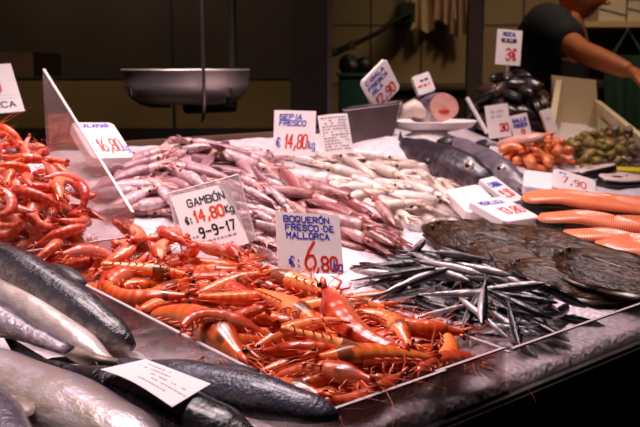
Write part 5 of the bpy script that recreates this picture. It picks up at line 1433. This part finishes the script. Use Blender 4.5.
for s in (-1, 1):
    e = kid('eye', MB().ball(HP(.078, s * .030, .012), (.012, .012, .009), 10, 7), MT['eye_ring'], t, True)
    b = MB().tube([HP(.086, s * .016, .030), HP(.086, s * .032, .034), HP(.074, s * .048, .029)], [.004, .005, .003], 6); kid('eyebrow', b, MT['hair'], t, True)
sv_ = [pelv + Vector((0, 0, -.06)), pelv.lerp(ch, .3), pelv.lerp(ch, .7), ch, ch.lerp(nb_, .55), ch.lerp(nb_, .93), shr + Vector((.0, .02, .005)), shr.lerp(elr, .5), shr.lerp(elr, .78), shl, shl.lerp(ell, .55)]
vs, fs = skinned(sv_, [(0, 1), (1, 2), (2, 3), (3, 4), (4, 5), (4, 6), (6, 7), (7, 8), (4, 9), (9, 10)], [(.185, .145), (.185, .145), (.19, .15), (.195, .15), (.14, .12), (.07, .075), .088, .080, .078, .08, .072], 0, 2)
kid('shirt', MB().add(vs, fs), MT['shirt'], t, True, angle=None)
vs_ = [pelv + Vector((0, 0, .02)), pelv + Vector((.01, 0, -.08))]; ed = [(0, 1)]; rd = [(.175, .135), (.165, .13)]
for s in (-1, 1):
    b0 = len(vs_); hp = pelv + Vector((.02, s * .09, -.10)); vs_ += [hp, hp + Vector((.03, s * .02, -.38)), hp + Vector((.01, s * .03, -.80))]; ed += [(1, b0), (b0, b0 + 1), (b0 + 1, b0 + 2)]; rd += [.105, .08, .065]
vs, fs = skinned(vs_, ed, rd, 0, 2)
kid('trousers', MB().add(vs, fs), MT['trousers'], t, True, angle=None)
# ------------------------------------------------------------------ light: pink tinted lamps hung over the stall, then added unseen fill spots
def lamp(p, target, energy, size, ang, colr, blend=.6):
    l = bpy.data.lights.new('stall_or_fill_lamp', 'SPOT'); l.energy = energy; l.color = colr; l.spot_size = ang; l.spot_blend = blend; l.shadow_soft_size = size
    o = bpy.data.objects.new('stall_or_fill_lamp', l); C.objects.link(o); o.location = p
    o.rotation_euler = (Vector(target) - Vector(p)).to_track_quat('-Z', 'Y').to_euler(); return o
PINK = (1, .78, .80)
for a, b, z, ta, tb, e in ((-.35, .55, 2.15, -.3, .55, 52), (.15, .6, 2.2, .1, .5, 52), (.75, .75, 2.2, .7, .75, 52), (1.35, .8, 2.25, 1.25, .8, 34), (.05, 1.15, 2.2, .2, .95, 30)):
    lamp(WV(a, b, z), WV(ta, tb, .95), e, .2, 1.5, PINK)
lamp((-.45, 1.7, 2.3), (-.38, 2.55, 1.26), 60, .15, .5, PINK)  # unseen spot added to brighten the scale pan
lamp((1.3, 2.6, 3.0), (1.1, 3.5, 1.2), 60, .12, 1.2, (1, .70, .45))  # unseen warm fill added so the person is less dark
lamp((.9, 3.3, 3.1), (1.1, 4.5, 1.6), 55, .6, 1.7, (1, .76, .5))  # unseen warm fill added to lift the tiled wall
lamp((-.9, 2.2, 3.1), (-.6, 3.3, 1.2), 130, .4, 1.2, (1, .72, .5))  # unseen warm fill added to bring out the partition band
w = bpy.data.worlds.new('world'); bpy.context.scene.world = w; w.use_nodes = True
bg = w.node_tree.nodes['Background']; bg.inputs[0].default_value = (1, .8, .75, 1); bg.inputs[1].default_value = .14
sc_ = bpy.context.scene
sc_.view_settings.view_transform = 'Standard'; sc_.view_settings.look = 'None'; sc_.view_settings.gamma = 1; sc_.view_settings.exposure = 0.0
sc_.view_settings.use_curve_mapping = False
try:
    sc_.cycles.use_denoising = True
    sc_.cycles.max_bounces = 8; sc_.cycles.transparent_max_bounces = 24
    sc_.cycles.caustics_reflective = False; sc_.cycles.caustics_refractive = False
    sc_.cycles.sample_clamp_indirect = 4
except Exception: pass
